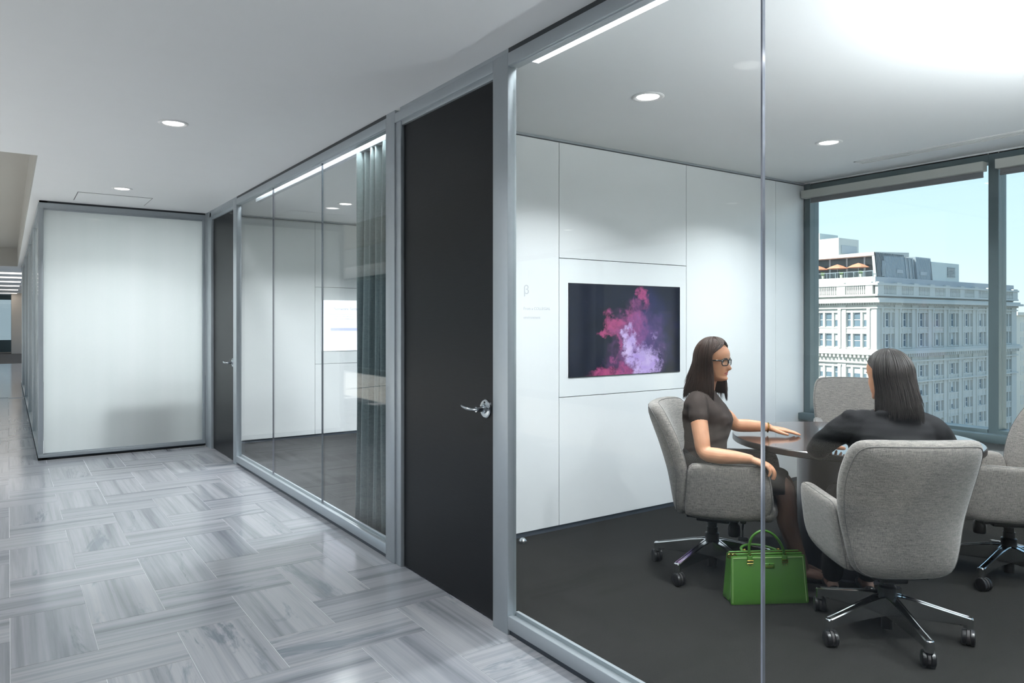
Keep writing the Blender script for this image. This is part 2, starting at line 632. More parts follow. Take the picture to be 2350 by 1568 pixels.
        if smooth is not None:
            me.polygons.foreach_set('use_smooth', [True] * len(me.polygons))
            me.set_sharp_from_angle(angle=R(smooth))
        me.update()
        return me

    def build(self, name, mats, parent=None, smooth=None, loc=None, rz=None):
        return link(name, self.mesh(name, mats, smooth), parent, loc, rz)


def link(name, data, parent=None, loc=None, rz=None):
    o = bpy.data.objects.new(name, data)
    COL.objects.link(o)
    if parent is not None:
        o.parent = parent
    if loc is not None:
        o.location = loc
    if rz is not None:
        o.rotation_euler = (0, 0, rz)
    return o


def tag(o, label=None, cat=None, group=None, kind=None):
    if label:
        o['label'] = label
    if cat:
        o['category'] = cat
    if group:
        o['group'] = group
    if kind:
        o['kind'] = kind
    return o


def empty(name, loc=(0, 0, 0), rz=0.0):
    o = link(name, None, None, loc, rz)
    o.empty_display_size = 0.1
    return o


def copy_tree(o, parent=None):
    c = o.copy()
    COL.objects.link(c)
    if parent is not None:
        c.parent = parent
    for ch in o.children:
        copy_tree(ch, c)
    return c


def struct(name, mb, mats, label, parent=None, smooth=None):
    o = mb.build(name, mats, parent, smooth)
    if parent is None:
        tag(o, label, None, None, 'structure')
    return o


def area_lamp(name, loc, size, power, parent=None, shape='DISK', size_y=None, rot=(0, 0, 0), col=(0.94, 0.975, 1.0), spread=180):
    d = bpy.data.lights.new(name, 'AREA')
    d.shape = shape
    d.size = size
    if size_y:
        d.size_y = size_y
    d.energy = power * LAMP
    d.color = col
    d.spread = R(spread)
    o = bpy.data.objects.new(name, d)
    COL.objects.link(o)
    o.location = loc
    o.rotation_euler = rot
    if parent is not None:
        o.parent = parent
    return o


def text(name, body, size, mat, parent, loc, rot, depth=0.0004, align='LEFT'):
    c = bpy.data.curves.new(name, 'FONT')
    c.body = body
    c.size = size
    c.extrude = depth
    c.align_x = align
    c.materials.append(M[mat])
    c.resolution_u = 3
    tmp = bpy.data.objects.new(name, c)
    COL.objects.link(tmp)
    dg = bpy.context.evaluated_depsgraph_get()
    me = bpy.data.meshes.new_from_object(tmp.evaluated_get(dg))
    bpy.data.objects.remove(tmp, do_unlink=True)
    if not me.materials:
        me.materials.append(M[mat])
    o = link(name, me, parent, loc)
    o.rotation_euler = rot
    return o

# ------------------------------------------------------------------ large structure
CE = 2.62                       # ceiling height
XP, XG, XB = 1.832, 1.860, 1.880   # partition front, glass front, partition back
XW, YT, YF = 5.79, 3.814, 8.58  # window wall, screen wall, far wall of second room
YE = -1.0                       # near end of the front meeting room

# stone floor of the corridor: herringbone tiles on a grout bed
floor = struct('floor', MB().box(-1.6, 1.90, 0.0, 16.2, -0.05, -0.0010), 'grout', 'pale grout bed of the stone corridor floor')
PT = 0.31
tile_me = MB()
tile_me.add([(sx * (0.1537 - k), sy * (0.3087 - k), z) for z, k in ((-0.04, 0), (-0.0004, 0), (0, 0.0001)) for sx, sy in ((-1, -1), (1, -1), (1, 1), (-1, 1))],
            [(3, 2, 1, 0), (8, 9, 10, 11)] + [(r * 4 + i, r * 4 + (i + 1) % 4, r * 4 + 4 + (i + 1) % 4, r * 4 + 4 + i) for r in (0, 1) for i in range(4)])
tile_me = tile_me.mesh('tile', 'tile')
for i in range(-5, 6):
    for j in range(-14, 36):
        x0, y0 = 0.008 + PT * i, 4.79 + PT * j
        if (j - i) % 4 == 0:
            c, rz, xm = (x0 + PT / 2, y0 + PT, 0), 0.0, x0
        elif (i - j) % 4 == 1:
            c, rz, xm = (x0 + PT, y0 + PT / 2, 0), R(90), x0
        else:
            continue
        if y0 > 8.75 and x0 > 0.24:
            continue
        t = link('tile', tile_me, floor, c, rz + (math.pi if random.random() < 0.5 else 0))
struct('floor', MB().box(-4.2, -1.6, -6.0, 29.3, -0.3, 0.0), 'office_floor', 'unseen pale office floor added to bounce light into the corridor')
struct('floor', MB().box(-1.6, 1.90, -6.0, 0.0, -0.3, 0).box(-1.6, 0.25, 16.2, 29.3, -0.3, 0).box(0.25, 1.9, 20.0, 29.3, -0.3, 0), 'tile', 'polished grey stone floor running on beyond the tiles')
struct('floor', MB().box(-7.0, 1.9, 29.3, 41, -0.3, 0.0), 'carpet_brown', 'brown carpet at the far end of the corridor')
struct('floor', MB().box(1.90, 5.95, YE - 0.2, 3.835, -0.3, 0.004), 'carpet', 'charcoal carpet of the front meeting room')
struct('floor', MB().box(1.90, 5.95, 3.835, 8.70, -0.3, 0.004), 'carpet2', 'charcoal plank carpet of the second meeting room')
struct('floor', MB().box(0.25, 5.95, 8.71, 20.0, -0.3, 0.004), 'carpet', 'carpet of the room behind the frosted glass')

# ceilings
CT = CE + 0.5
struct('ceiling', MB().box(-4.4, 1.90, -6.0, 6.374, CE, CT).box(0.18, 1.90, 6.374, 8.71, CE, CT).box(0.18, 0.25, 8.71, 19.5, CE, CT)
       .box(-4.4, -2.6, 6.374, 19.5, CE, CT).box(-4.4, 0.25, 19.5, 20.0, CE, CT)
       .box(-7, 1.9, 20.0, 41, CE, CT), 'ceiling', 'painted corridor ceiling around a raised recess')
struct('ceiling', MB().box(-2.6, 0.18, 6.374, 19.5, CE + 0.40, CE + 0.5).box(0.17, 0.18, 6.374, 19.5, CE + 0.001, CE + 0.4).box(-2.6, 0.17, 19.49, 19.5, CE + 0.001, CE + 0.4), 'coffer', 'raised recess in the corridor ceiling, colour darkened as shade')
struct('ceiling', MB().box(2.06, 5.95, YE - 0.2, 3.835, CE, CT).box(1.90, 2.06, 2.75, 3.835, CE, CT).box(1.90, 2.06, YE - 0.2, 2.75, CE + 0.24, CT),
       'ceiling', 'white ceiling of the front meeting room with a light slot')
struct('ceiling', MB().box(2.06, 5.95, 3.835, 8.70, CE, CT).box(1.90, 2.06, 7.30, 8.70, CE, CT).box(1.90, 2.06, 3.835, 7.30, CE + 0.24, CT),
       'ceiling', 'white ceiling of the second meeting room')
struct('ceiling', MB().box(0.25, 5.95, 8.72, 20.0, CE, CT), 'ceiling', 'ceiling of the room behind the frosted glass')

# access panels in the ceilings: dark joint, then the lid
for k, (x0, x1, y0, y1, lab) in enumerate(((0.54, 1.18, 7.94, 8.50, 'square access lid in the corridor ceiling near the frosted glass'),
                                           (2.95, 3.6, 5.9, 6.5, 'square access lid in the ceiling of the second meeting room'))):
    p = tag(empty('access_panel', ((x0 + x1) / 2, (y0 + y1) / 2, CE)), lab, 'access panel')
    a, b2 = (x1 - x0) / 2, (y1 - y0) / 2
    MB().box(-a, a, -b2, b2, -0.0015, 0.001).build('joint', 'dark_reveal', p)
    MB().box(-a + 0.006, a - 0.006, -b2 + 0.006, b2 - 0.006, -0.003, -0.0005).build('lid', 'ceiling', p)


# white panelled walls -----------------------------------------------------------
def panel_wall(name, y, cols, rows_mid, label, back_to):
    w = struct(name, MB().box(1.885, XW + 0.16, y + 0.018, back_to, 0, CE), 'dark_reveal', label)
    for k in range(len(cols) - 1):
        a, b2 = cols[k], cols[k + 1]
        zs = [0.035, 2.60] if k != 1 else [0.035] + rows_mid + [2.60]
        for q in range(len(zs) - 1):
            gl = (k == 1 and q == 1)
            MB().bbox(a + 0.0022, b2 - 0.0022, y, y + 0.02, zs[q] + 0.0022, zs[q + 1] - 0.0022, 0.0012).build('panel', 'white_gloss' if gl else 'white_wall', w)
    MB().box(1.885, XW, y + 0.006, y + 0.02, 0.004, 0.036).build('base_strip', 'base_dark', w)
    MB().box(1.885, XW, y - 0.003, y + 0.02, 2.604, CE).build('top_trim', 'alu', w)
    return w
wall_back = panel_wall('wall_back', YT, [1.885, 3.029, 4.271, 5.384, XW], [0.89, 1.825], 'white panelled wall carrying the nebula screen', 3.95)
wall_far = panel_wall('wall_far', YF, [1.885, 3.053, 4.295, 5.4, XW], [0.884, 1.816], 'white panelled wall of the second meeting room', 8.70)
text('wall_lettering', 'β', 0.080, 'text_grey', wall_back, (2.735, YT - 0.0006, 1.578), (R(90), 0, 0))
text('wall_lettering', 'From a COLLEGIAL', 0.0265, 'text_grey', wall_back, (2.735, YT - 0.0006, 1.475), (R(90), 0, 0))
text('wall_lettering', 'environment', 0.0265, 'text_grey', wall_back, (2.735, YT - 0.0006, 1.418), (R(90), 0, 0))

struct('wall_right', MB().box(1.90, 5.95, YE - 0.2, YE, 0, CE), 'white_wall', 'white end wall of the front meeting room')
struct('wall_behind', MB().box(-7.2, 5.95, -6.2, -6.0, -0.3, CT), 'white_paint', 'white wall closing the corridor behind')
struct('wall_side', MB().box(1.832, 1.95, -6.0, YE, 0, CE), 'white_wall', 'white corridor wall before the front meeting room')
struct('wall_inner', MB().box(5.8, 5.95, 8.70, 20.0, -0.3, CT).box(0.26, 5.95, 19.9, 20.05, 0, CE), 'white_paint', 'white walls of the room behind the frosted glass')
struct('wall_office', MB().box(-4.4, -4.2, -6.2, 20, -0.3, 0.12).box(-4.4, -4.2, -6.2, 20, 2.56, CT).box(-4.4, -4.2, -6.2, 3.6, 0.1, 2.6).box(-7.2, -4.2, 20, 20.2, -0.3, CT).box(-7.2, -7, 20, 41, -.3, CT), 'gunmetal', 'unseen office wall opened and closed to shape the corridor light')  # unseen; openings let sun in, solid stretch keeps the near ceiling darker
for y in np.arange(6, 20, 3.0):
    struct('trim_office_mullion', MB().box(-4.36, -4.24, y, y + 0.07, 0.12, 2.56), 'gunmetal', 'grey mullion between the office windows')

# window wall of both meeting rooms
struct('wall_window', MB().box(XW, 5.95, YE - 0.2, 8.70, -0.3, 0.55).box(XW, 5.95, YE - 0.2, 8.70, 2.6, CT), 'white_wall', 'white wall below and above the window band')
for y in (YE - 0.2, 3.80):
    struct('wall_window_pier', MB().box(XW + 0.02, 5.95, y, y + 0.17, 0.55, 2.6), 'white_wall', 'narrow wall pier at the end of the window band')
wn = 0
edges1 = [3.751, 2.342, 0.80, -0.86]
for k in range(3):
    wn += 1
    y1, y0 = edges1[k], edges1[k + 1]
    if k > 0:
        y1 -= 0.067
    w = tag(empty('window_%d' % wn, (XW, (y0 + y1) / 2, 0)), ('tall office window beside the panelled wall', 'tall office window past the grey mullion', 'last tall office window of the front room')[k], None, None, 'structure')
    dy = (y1 - y0) / 2
    MB().box(0.055, 0.067, -dy, dy, 0.60, 2.56).build('window_pane', 'win_glass', w)
    MB().bbox(0.0, 0.13, -dy, dy, 2.545, 2.612, 0.003).build('window_head', 'gunmetal', w)
    MB().bbox(-0.012, 0.13, -dy, dy, 0.585, 0.625, 0.003).build('window_sill', 'gunmetal', w)
    MB().bbox(0.0, 0.13, -dy - 0.067, -dy, 0.58, 2.612, 0.003).build('mullion', 'gunmetal', w)
    if k == 0:
        MB().bbox(-0.005, 0.13, dy, dy + 0.06, 0.58, 2.612, 0.003).build('mullion', 'gunmetal', w)
    # roller shade in front of the head
    s = tag(empty('roller_shade', (XW, (y0 + y1) / 2, 0)), ('rolled up grey window shade nearest the panelled wall', 'rolled up grey window shade past the mullion', 'rolled up grey window shade at the room end')[k], 'window shade')
    MB().bbox(-0.075, -0.005, -dy + 0.004, dy + (0.045 if k == 0 else -0.004), 2.478, 2.545, 0.004).build('fascia', 'fascia', s)
    MB().box(-0.028, -0.026, -dy + 0.02, dy - 0.02, 2.445, 2.49).build('shade_cloth', 'shade', s)
    MB().bbox(-0.034, -0.020, -dy + 0.02, dy - 0.02, 2.434, 2.447, 0.003).build('hem_bar', 'shade', s)
    if k == 1:
        ch = MB()
        for yy in (dy - 0.03, dy - 0.045):
            for z in np.arange(0.78, 2.48, 0.011):
                ch.lathe([(0.0005, -0.0022), (0.002, 0), (0.0005, 0.0022)], 5, (-0.03, yy, z))
        tag(ch.build('bead_chain', 'shade', s), kind='stuff')
struct('trim_window_ledge', MB().bbox(5.70, 5.80, YE, 3.812, 0.542, 0.60, 0.003), 'gunmetal', 'grey metal ledge below the office windows', smooth=40)
struct('window_4', MB().box(5.845, 5.857, 3.97, 8.70, 0.55, 2.6), 'win_glass', 'window band of the second meeting room')
for y in (5.35, 6.75, 8.1):
    struct('trim_window_mullion', MB().box(XW, 5.92, y, y + 0.067, 0.55, 2.6), 'gunmetal', 'grey mullion in the second meeting room window band')

# glazed partition ---------------------------------------------------------------
def part_glass(name, y0, y1, joints, label, top=2.54, jw=0.0032):
    """aluminium framed glass between y0 and y1"""
    w = tag(empty(name, (XP, (y0 + y1) / 2, 0)), label, None, None, 'structure')
    c = (y0 + y1) / 2
    a, b2 = y0 - c, y1 - c
    MB().bbox(0, 0.06, a, b2, top, 2.598, 0.003).bbox(0.012, 0.022, a, b2, top - 0.004, top + 0.002, 0.001).build('header', 'alu', w, 40)
    MB().bbox(0, 0.022, a, b2, 0.026, 0.086, 0.003).bbox(0.018, 0.075, a, b2, 0.026, 0.078, 0.002).bbox(0.044, 0.060, a, b2, 0.070, 0.096, 0.002).build('sill', 'alu', w, 40)
    MB().box(0.012, 0.09, a, b2, 0, 0.027).build('base_strip', 'base_dark', w)
    MB().box(0.004, 0.09, a, b2, 2.597, CE).build('top_reveal', 'dark_reveal', w)
    ys = [y0] + joints + [y1]
    for k in range(len(ys) - 1):
        MB().box(XG - XP, XG - XP + 0.012, ys[k] - c + 0.0015, ys[k + 1] - c - 0.0015, 0.085, top + 0.006).build('glass_pane', 'glass', w)
    for j in joints:
        MB().box(XG - XP - 0.0005, XG - XP + 0.0125, j - c - jw, j - c + jw, 0.088, top + 0.004).build('glass_joint', 'glass_edge', w)
    return w
part_glass('window_5', YE, 2.675, [-0.2, 1.366], 'clear glass partition of the front meeting room with aluminium frame')
part_glass('window_6', 3.95, 7.36, [5.09, 6.27], 'clear glass partition of the second meeting room with aluminium frame', 2.54, 0.0022)


def post(y0, y1, label):
    struct('trim_post', MB().bbox(XP, XB, y0, y1, 0, 2.60, 0.003).box(XP + 0.004, XB - 0.01, y0, y1, 2.59, CE), 'alu', label, smooth=40)
post(2.675, 2.797, 'aluminium post between black door and front glass')
post(3.832, 3.95, 'aluminium post between black door and curtained glass')
post(7.36, 7.484, 'aluminium post beside the far black door')
struct('trim_jamb', MB().bbox(XG - 0.02, XB, 3.765, 3.834, 0, 2.55, 0.003), 'alu', 'hinge side jamb of the near black door', smooth=40)
for k, (y0, y1, hy) in enumerate(((2.797, 3.765, 2.895), (7.484, 8.44, 7.585))):
    lab = ('near', 'far')[k]
    struct('trim_header', MB().bbox(XP, XB, y0, 3.832 if k == 0 else 8.50, 2.545, 2.60, 0.003).bbox(XP + 0.012, XB, y0, y1, 2.520, 2.548, 0.002).box(XP + 0.004, XB - 0.01, y0, y1, 2.59, CE), 'alu', 'aluminium head over the %s black door' % lab, smooth=40)
    d = tag(empty('door_%d' % (k + 1), (XG, y0, 0)), 'tall %s black stained wooden door with lever handle' % lab, None, None, 'structure')
    MB().bbox(0, 0.044, 0.004, y1 - y0 - 0.004, 0.006, 2.522, 0.002).build('door_leaf', 'door', d)
    h = MB().lathe([(0.044, 0.0), (0.044, -0.006), (0.040, -0.010), (0.022, -0.011), (0.020, -0.018), (0.0135, -0.019), (0.0125, -0.058)], 32, (0, hy - y0, 0.987), 'X').build('handle', 'steel', d, 35)
    # flattened lever turned at the neck, pointing toward the hinge side
    lev = MB()
    hy0 = hy - y0
    lev.tube([(-0.052, hy0, 0.987), (-0.062, hy0 + 0.004, 0.987), (-0.068, hy0 + 0.018, 0.987), (-0.070, hy0 + 0.05, 0.988), (-0.068, hy0 + 0.09, 0.992), (-0.064, hy0 + 0.112, 0.996)],
             [0.0125, 0.0135, 0.0155, 0.0165, 0.0145, 0.010], 14, flat=0.55)
    lev.build('lever', 'steel', h, 40)
    MB().lathe([(0.006, 0.0), (0.006, -0.012), (0.003, -0.013)], 12, (0, hy - y0, 0.987 + 0.030), 'X').build('keyhole', 'black_plastic', h, 35)
struct('trim_post', MB().bbox(XP, XB, 8.44, 8.71, 0, 2.60, 0.003).box(XP + 0.004, XB - 0.01, 8.44, 8.71, 2.59, CE), 'alu', 'aluminium corner post where the frosted glass meets the door', smooth=40)

# frosted glass box at the corridor end -------------------------------------------
w = tag(empty('window_7', (0.25, 8.71, 0)), 'frosted white glass wall closing the end of the corridor', None, None, 'structure')
MB().box(0.046, 1.552, 0.026, 0.038, 0.055, 2.55).build('frosted_pane', 'frost', w)
MB().bbox(0.0, 1.582, 0.0, 0.08, 2.545, 2.60, 0.003).bbox(0.04, 1.56, 0.014, 0.03, 2.53, 2.548, 0.001).build('header', 'alu', w, 40)
MB().bbox(0.0, 1.582, 0.0, 0.08, 0.024, 0.058, 0.003).bbox(0.04, 1.56, 0.016, 0.03, 0.056, 0.068, 0.001).build('sill', 'alu', w, 40)
MB().bbox(1.552, 1.582, 0.0, 0.08, 0.05, 2.55, 0.002).build('jamb', 'alu', w, 40)
MB().box(0.03, 1.582, 0.03, 0.08, 0, 0.026).build('base_strip', 'base_dark', w)
MB().box(0.01, 1.582, 0.01, 0.08, 2.597, CE).build('top_reveal', 'dark_reveal', w)
ys = [8.71, 10.66, 12.97, 15.66, 18.5, 20.0]
for k in range(5):
    y0, y1 = ys[k], ys[k + 1]
    w = tag(empty('window_%d' % (8 + k), (0.25, y0, 0)), '%s frosted side panel along the corridor past the corner' % ('first', 'second', 'third', 'fourth', 'fifth')[k], None, None, 'structure')
    L = y1 - y0
    MB().box(0.026, 0.038, 0.046 if k == 0 else 0.05, L, 0.055, 2.55).build('frosted_pane', 'frost', w)
    MB().bbox(0, 0.08, 0.001, L, 2.545, 2.60, 0.003).build('header', 'alu', w, 40)
    MB().bbox(0, 0.08, 0.001, L, 0.024, 0.058, 0.003).build('sill', 'alu', w, 40)
    if k:
        MB().bbox(0, 0.08, 0.0, 0.06, 0.05, 2.55, 0.003).build('mullion', 'alu', w, 40)
    else:
        MB().bbox(0.0, 0.044, 0.002, 0.044, 0.05, 2.55, 0.002).build('mullion', 'alu', w, 40)
    MB().box(0.03, 0.08, 0.03, L, 0, 0.026).build('base_strip', 'base_dark', w)
    MB().box(0.01, 0.08, 0.01, L, 2.597, CE).build('top_reveal', 'dark_reveal', w)
# dark low cabinet that shows as a blur through the frosted glass
cb = tag(empty('low_cabinet', (1.36, 9.03, 0.004)), 'dark low cabinet blurred behind the frosted glass wall', 'cabinet')
MB().bbox(-0.45, 0.45, 0, 0.42, 0.05, 0.80, 0.006).build('body', 'door', cb)
MB().bbox(-0.47, 0.47, -0.01, 0.44, 0.80, 0.83, 0.004).build('top', 'table', cb)
for sx in (-1, 1):
    MB().bbox(-0.44 if sx < 0 else 0.005, -0.005 if sx < 0 else 0.44, -0.012, 0.0, 0.07, 0.785, 0.003).build('door', 'door', cb)
    MB().box(sx * 0.40 - 0.02, sx * 0.40 + 0.02, 0.05, 0.35, 0.0, 0.05).build('foot', 'black_plastic', cb)

# far end of the corridor
struct('wall_end', MB().box(-7.0, 1.9, 40.6, 40.8, -0.3, 0.55).box(-7.0, 1.9, 40.6, 40.8, 2.4, CT), 'gunmetal', 'sill wall at the far end of the corridor')
struct('window_13', MB().box(-7.0, 1.9, 40.68, 40.70, 0.55, 2.4), 'win_glass', 'bright window band at the far end of the corridor')
for x in (-2.4, -1.1, -0.42, 0.9):
    struct('trim_end_mullion', MB().box(x - 0.04, x + 0.04, 40.6, 40.8, 0.55, 2.4), 'gunmetal', 'dark mullion in the far corridor window')
struct('wall_column', MB().bbox(0.12, 1.2, 38.0, 39.6, 0, CE, 0.01), 'beige', 'beige column at the far end of the corridor')
for k in range(6):
    t = tag(empty('ceiling_troffer', (-0.18, (21.9, 24.0, 26.6, 29.7, 33.4, 37.5)[k], CE)), 'long lit ceiling panel over the far end of the corridor', 'ceiling light', 'lit ceiling panels far along the corridor')
    MB().box(-0.62, 0.55, -0.40, 0.40, -0.02, 0.004).box(-0.58, 0.51, -0.36, 0.36, -0.024, -0.019).build('frame', 'white_plastic', t)
    MB().box(-0.57, 0.50, -0.35, 0.35, -0.026, -0.022).build('diffuser', 'troffer', t)


# ceiling lights -------------------------------------------------------------------
def downlight_proto():
    p = empty('downlight', (0, 0, CE))
    MB().lathe([(0.072, 0.004), (0.086, 0.002), (0.088, -0.002), (0.082, -0.006), (0.070, -0.006), (0.064, -0.001)], 36).build('trim_ring', 'white_plastic', p, 40)
    MB().lathe([(0.0005, -0.004), (0.03, -0.0045), (0.060, -0.002), (0.063, 0.002)], 32).build('lens', 'lamp', p, 60)
    return p
dp = downlight_proto()
first = True
spots = [((0.837, 4.862), 'round downlight in the corridor ceiling abreast of the curtained glass', 13),
         ((0.861, 7.523), 'round downlight in the corridor ceiling beside the access lid', 13),
         ((0.84, 2.2), None, 10), ((0.84, -0.46), None, 5),
         ((-2.4, 7.523), None, 8), ((-2.4, 4.862), None, 8),
         ((2.854, 2.82), 'round downlight in the front meeting room ceiling nearer the partition', 14),
         ((4.595, 2.838), 'round downlight in the front meeting room ceiling nearer the window', 13),
         ((2.854, 0.6), None, 15), ((4.595, 0.6), None, 15),
         ((2.877, 7.177), 'round downlight in the second meeting room ceiling', 26),
         ((4.6, 7.177), None, 32), ((2.877, 5.0), None, 32), ((4.6, 5.0), None, 32)]
for (x, y), lab, pw in spots:
    d = dp if first else copy_tree(dp)
    first = False
    d.location = (x, y, CE)
    tag(d, lab or 'further round recessed downlight along the ceiling', 'downlight', 'recessed round downlights')
    area_lamp('downlight_lamp', (0, 0, -0.02), 0.11, pw, d, spread=132)
for (y0, y1, lab) in ((YE + 0.05, 2.75, 'linear light recessed in the slot along the front glass partition'), (3.97, 7.30, 'linear light recessed in the slot along the second glass partition')):
    s = tag(empty('slot_light', (1.936, (y0 + y1) / 2, CE + 0.24)), lab, 'slot light')
    a = (y1 - y0) / 2
    MB().bbox(-0.03, 0.03, -a, a, -0.03, 0.0, 0.003).build('housing', 'white_plastic', s)
    MB().box(-0.02, 0.02, -a + 0.01, a - 0.01, -0.033, -0.029).build('diffuser', 'lamp', s)
    area_lamp('slot_lamp', (0, 0, -0.04), 0.06, 34 if y0 < 3 else 48, s, 'RECTANGLE', 2 * a - 0.05)
# light of the room behind the frosted glass
for (x, y) in ((1.2, 10.4), (3.4, 10.4), (1.2, 13.5), (1.2, 17.0)):
    t = tag(empty('ceiling_panel_light', (x, y, CE)), 'square ceiling panel light in the room behind frosted glass', 'ceiling light', 'panel lights behind the frosted glass')
    MB().box(-0.30, 0.30, -0.30, 0.30, -0.015, 0.003).build('frame', 'white_plastic', t)
    MB().box(-0.28, 0.28, -0.28, 0.28, -0.018, -0.014).build('diffuser', 'troffer', t)
    area_lamp('panel_lamp', (0, 0, -0.03), 0.55, 105, t, 'SQUARE')

# linear air diffuser near the window
dfz = tag(empty('air_diffuser', (5.36, 1.0, CE)), 'white linear slot air diffuser in the ceiling by the window', 'air diffuser')
a = 2.07
MB().box(-0.058, -0.046, -a, a, -0.006, 0.002).box(0.046, 0.058, -a, a, -0.006, 0.002).box(-0.058, 0.058, a - 0.012, a, -0.006, 0.002).box(-0.058, 0.058, -a, -a + 0.012, -0.006, 0.002).build('frame', 'white_plastic', dfz)
MB().box(-0.046, 0.046, -a + 0.012, a - 0.012, -0.0015, 0.001).build('slot', 'dark_reveal', dfz)
for x in (-0.018, 0.018):
    MB().box(x - 0.010, x + 0.010, -a + 0.012, a - 0.012, -0.006, -0.001).build('blade', 'white_plastic', dfz)

# screens --------------------------------------------------------------------------
tv = tag(empty('wall_screen', (3.111, YT, 1.023)), 'flat wall screen showing a pink and violet nebula', 'screen')
MB().bbox(-0.004, 1.084, -0.006, 0.002, -0.004, 0.638, 0.0015).build('bezel', 'black_plastic', tv)
MB().box(0, 1.08, -0.0075, -0.0055, 0, 0.634).build('display', 'nebula', tv)
tv = tag(empty('wall_screen', (3.129, YF, 1.04)), 'white lit wall screen with network settings text behind the curtain', 'screen')
MB().bbox(-0.004, 1.084, -0.006, 0.002, -0.004, 0.624, 0.0015).build('bezel', 'white_plastic', tv)
dsp = MB().box(0, 1.08, -0.0075, -0.0055, 0, 0.62).build('display', 'screen_white', tv)
MB().box(0.115, 0.96, -0.0085, -0.0074, 0.243, 0.280).build('menu_bar', 'screen_blue', dsp)
rot = (R(90), 0, 0)
text('screen_text', 'Network Settings', 0.052, 'screen_ink', dsp, (0.155, -0.0085, 0.498), rot)
for k, s in enumerate(('Please select your network. If you do not', 'network in the list, check the server for', 'the settings. Choose a network option to')):
    text('screen_text', s, 0.0215, 'screen_ink', dsp, (0.09 + 0.004 * k, -0.0085, 0.445 - 0.031 * k), rot)
for k, s in enumerate(('Wi-Fi', 'LAN (wired)', 'Sign in')):
    text('screen_text', s, 0.020, 'screen_ink', dsp, (0.145, -0.0085, 0.212 - 0.040 * k), rot)

# door stop on the carpet
ds = tag(empty('door_stop', (2.667, 3.726, 0.004)), 'small steel dome door stop on the carpet by the panelled wall', 'door stop')
MB().lathe([(0.026, 0), (0.027, 0.006), (0.022, 0.020), (0.012, 0.030), (0.001, 0.032)], 20).build('dome', 'steel', ds, 60)
MB().lathe([(0.0275, 0.010), (0.029, 0.012), (0.0275, 0.015)], 20).build('bumper_ring', 'black_rubber', ds, 60)

# curtain drawn to the end of the second room's glass
cu = tag(empty('curtain', (2.01, 4.36, 0)), 'grey green curtain gathered behind the second glass partition', 'curtain')
cm = MB()
NY, NZ = 160, 26
vs, fs = [], []
for iz in range(NZ + 1):
    s = iz / NZ
    z = 0.012 + 2.55 * s
    for iy in range(NY + 1):
        q = iy / NY
        wid = 0.39 + 0.055 * (1 - s) ** 1.3
        yy = -0.39 + q * (wid + 0.39) + 0.012 * math.sin(q * 30 + s * 2)
        amp = 0.042 * (0.75 + 0.4 * (1 - s)) * (0.8 + 0.3 * math.sin(q * 7.0))
        xx = amp * math.sin(q * 58 + 0.9 * math.sin(s * 2.4 + q * 9)) + 0.010 * math.sin(q * 21 + s * 3.0)
        vs.append((xx, yy, z))
for iz in range(NZ):
    for iy in range(NY):
        k = iz * (NY + 1) + iy
        fs.append((k, k + 1, k + NY + 2, k + NY + 1))
o = cm.add(vs, fs).build('drape', 'curtain', cu, 180)
so = o.modifiers.new('thickness', 'SOLIDIFY')
so.thickness = 0.003
MB().bbox(-0.02, 0.02, -0.41, 2.9, 2.565, 2.60, 0.003).build('track', 'alu', cu)

# unseen uplighter added near the end wall to brighten the meeting room ceiling
fl = tag(empty('added_uplight', (3.25, 0.25, 0.004)), 'unseen steel uplighter added to brighten the meeting room ceiling', 'floor lamp')
MB().lathe([(0.14, 0.0), (0.14, 0.012), (0.02, 0.022)], 32).build('base', 'steel', fl, 40)
MB().lathe([(0.011, 0.02), (0.011, 1.74)], 16).build('pole', 'steel', fl, 40)
MB().lathe([(0.02, 1.72), (0.09, 1.74), (0.15, 1.80), (0.17, 1.86), (0.166, 1.86), (0.145, 1.805), (0.085, 1.75), (0.02, 1.735)], 32).build('bowl', 'steel', fl, 60)
MB().lathe([(0.0005, 1.752), (0.06, 1.753), (0.06, 1.760), (0.0005, 1.762)], 20).build('lamp_head', 'lamp', fl, 60)
area_lamp('added_uplight_lamp', (0, 0, 1.845), 0.16, 150, fl, rot=(math.pi, 0, 0), spread=165)


# ------------------------------------------------------------------ chairs
def catmull(P, sub, closed=False):
    P = [np.array(p, float) for p in P]
    n = len(P)
    out = []
    rng = range(n) if closed else range(n - 1)
    for i in rng:
        if closed:
            a, b2, c, d = P[(i - 1) % n], P[i], P[(i + 1) % n], P[(i + 2) % n]
        else:
            a, b2, c, d = P[max(i - 1, 0)], P[i], P[i + 1], P[min(i + 2, n - 1)]
        for k in range(sub):
            t = k / sub
            out.append(0.5 * ((2 * b2) + (-a + c) * t + (2 * a - 5 * b2 + 4 * c - d) * t * t + (-a + 3 * b2 - 3 * c + d) * t ** 3))
    if not closed:
        out.append(P[-1])
    return out


def rim(outline, fn, s, T, side, p, rad, closed=True):
    """piping tube along a swollen slab"""
    O = np.array(outline, float)
    c = O.mean(0)
    th = side * T / 2 * (1 - s ** p) ** (1 / 2.2)
    pts = [fn(*(c + (q - c) * s), th) for q in O]
    if closed:
        pts = pts + pts[:2]
    return MB().tube(pts, rad, 6)


half = [(0.0, 0.335), (0.08, 0.336), (0.15, 0.342), (0.200, 0.362), (0.228, 0.41), (0.247, 0.50), (0.266, 0.60), (0.280, 0.70), (0.285, 0.78), (0.281, 0.85), (0.272, 0.90), (0.252, 0.932), (0.214, 0.944), (0.12, 0.948)]
outl = half + [(0.0, 0.949)] + [(-a, b2) for a, b2 in reversed(half[1:])]
BACK_OUT = catmull(outl, 2, True)
BACK_T, BACK_P = 0.094, 9.0


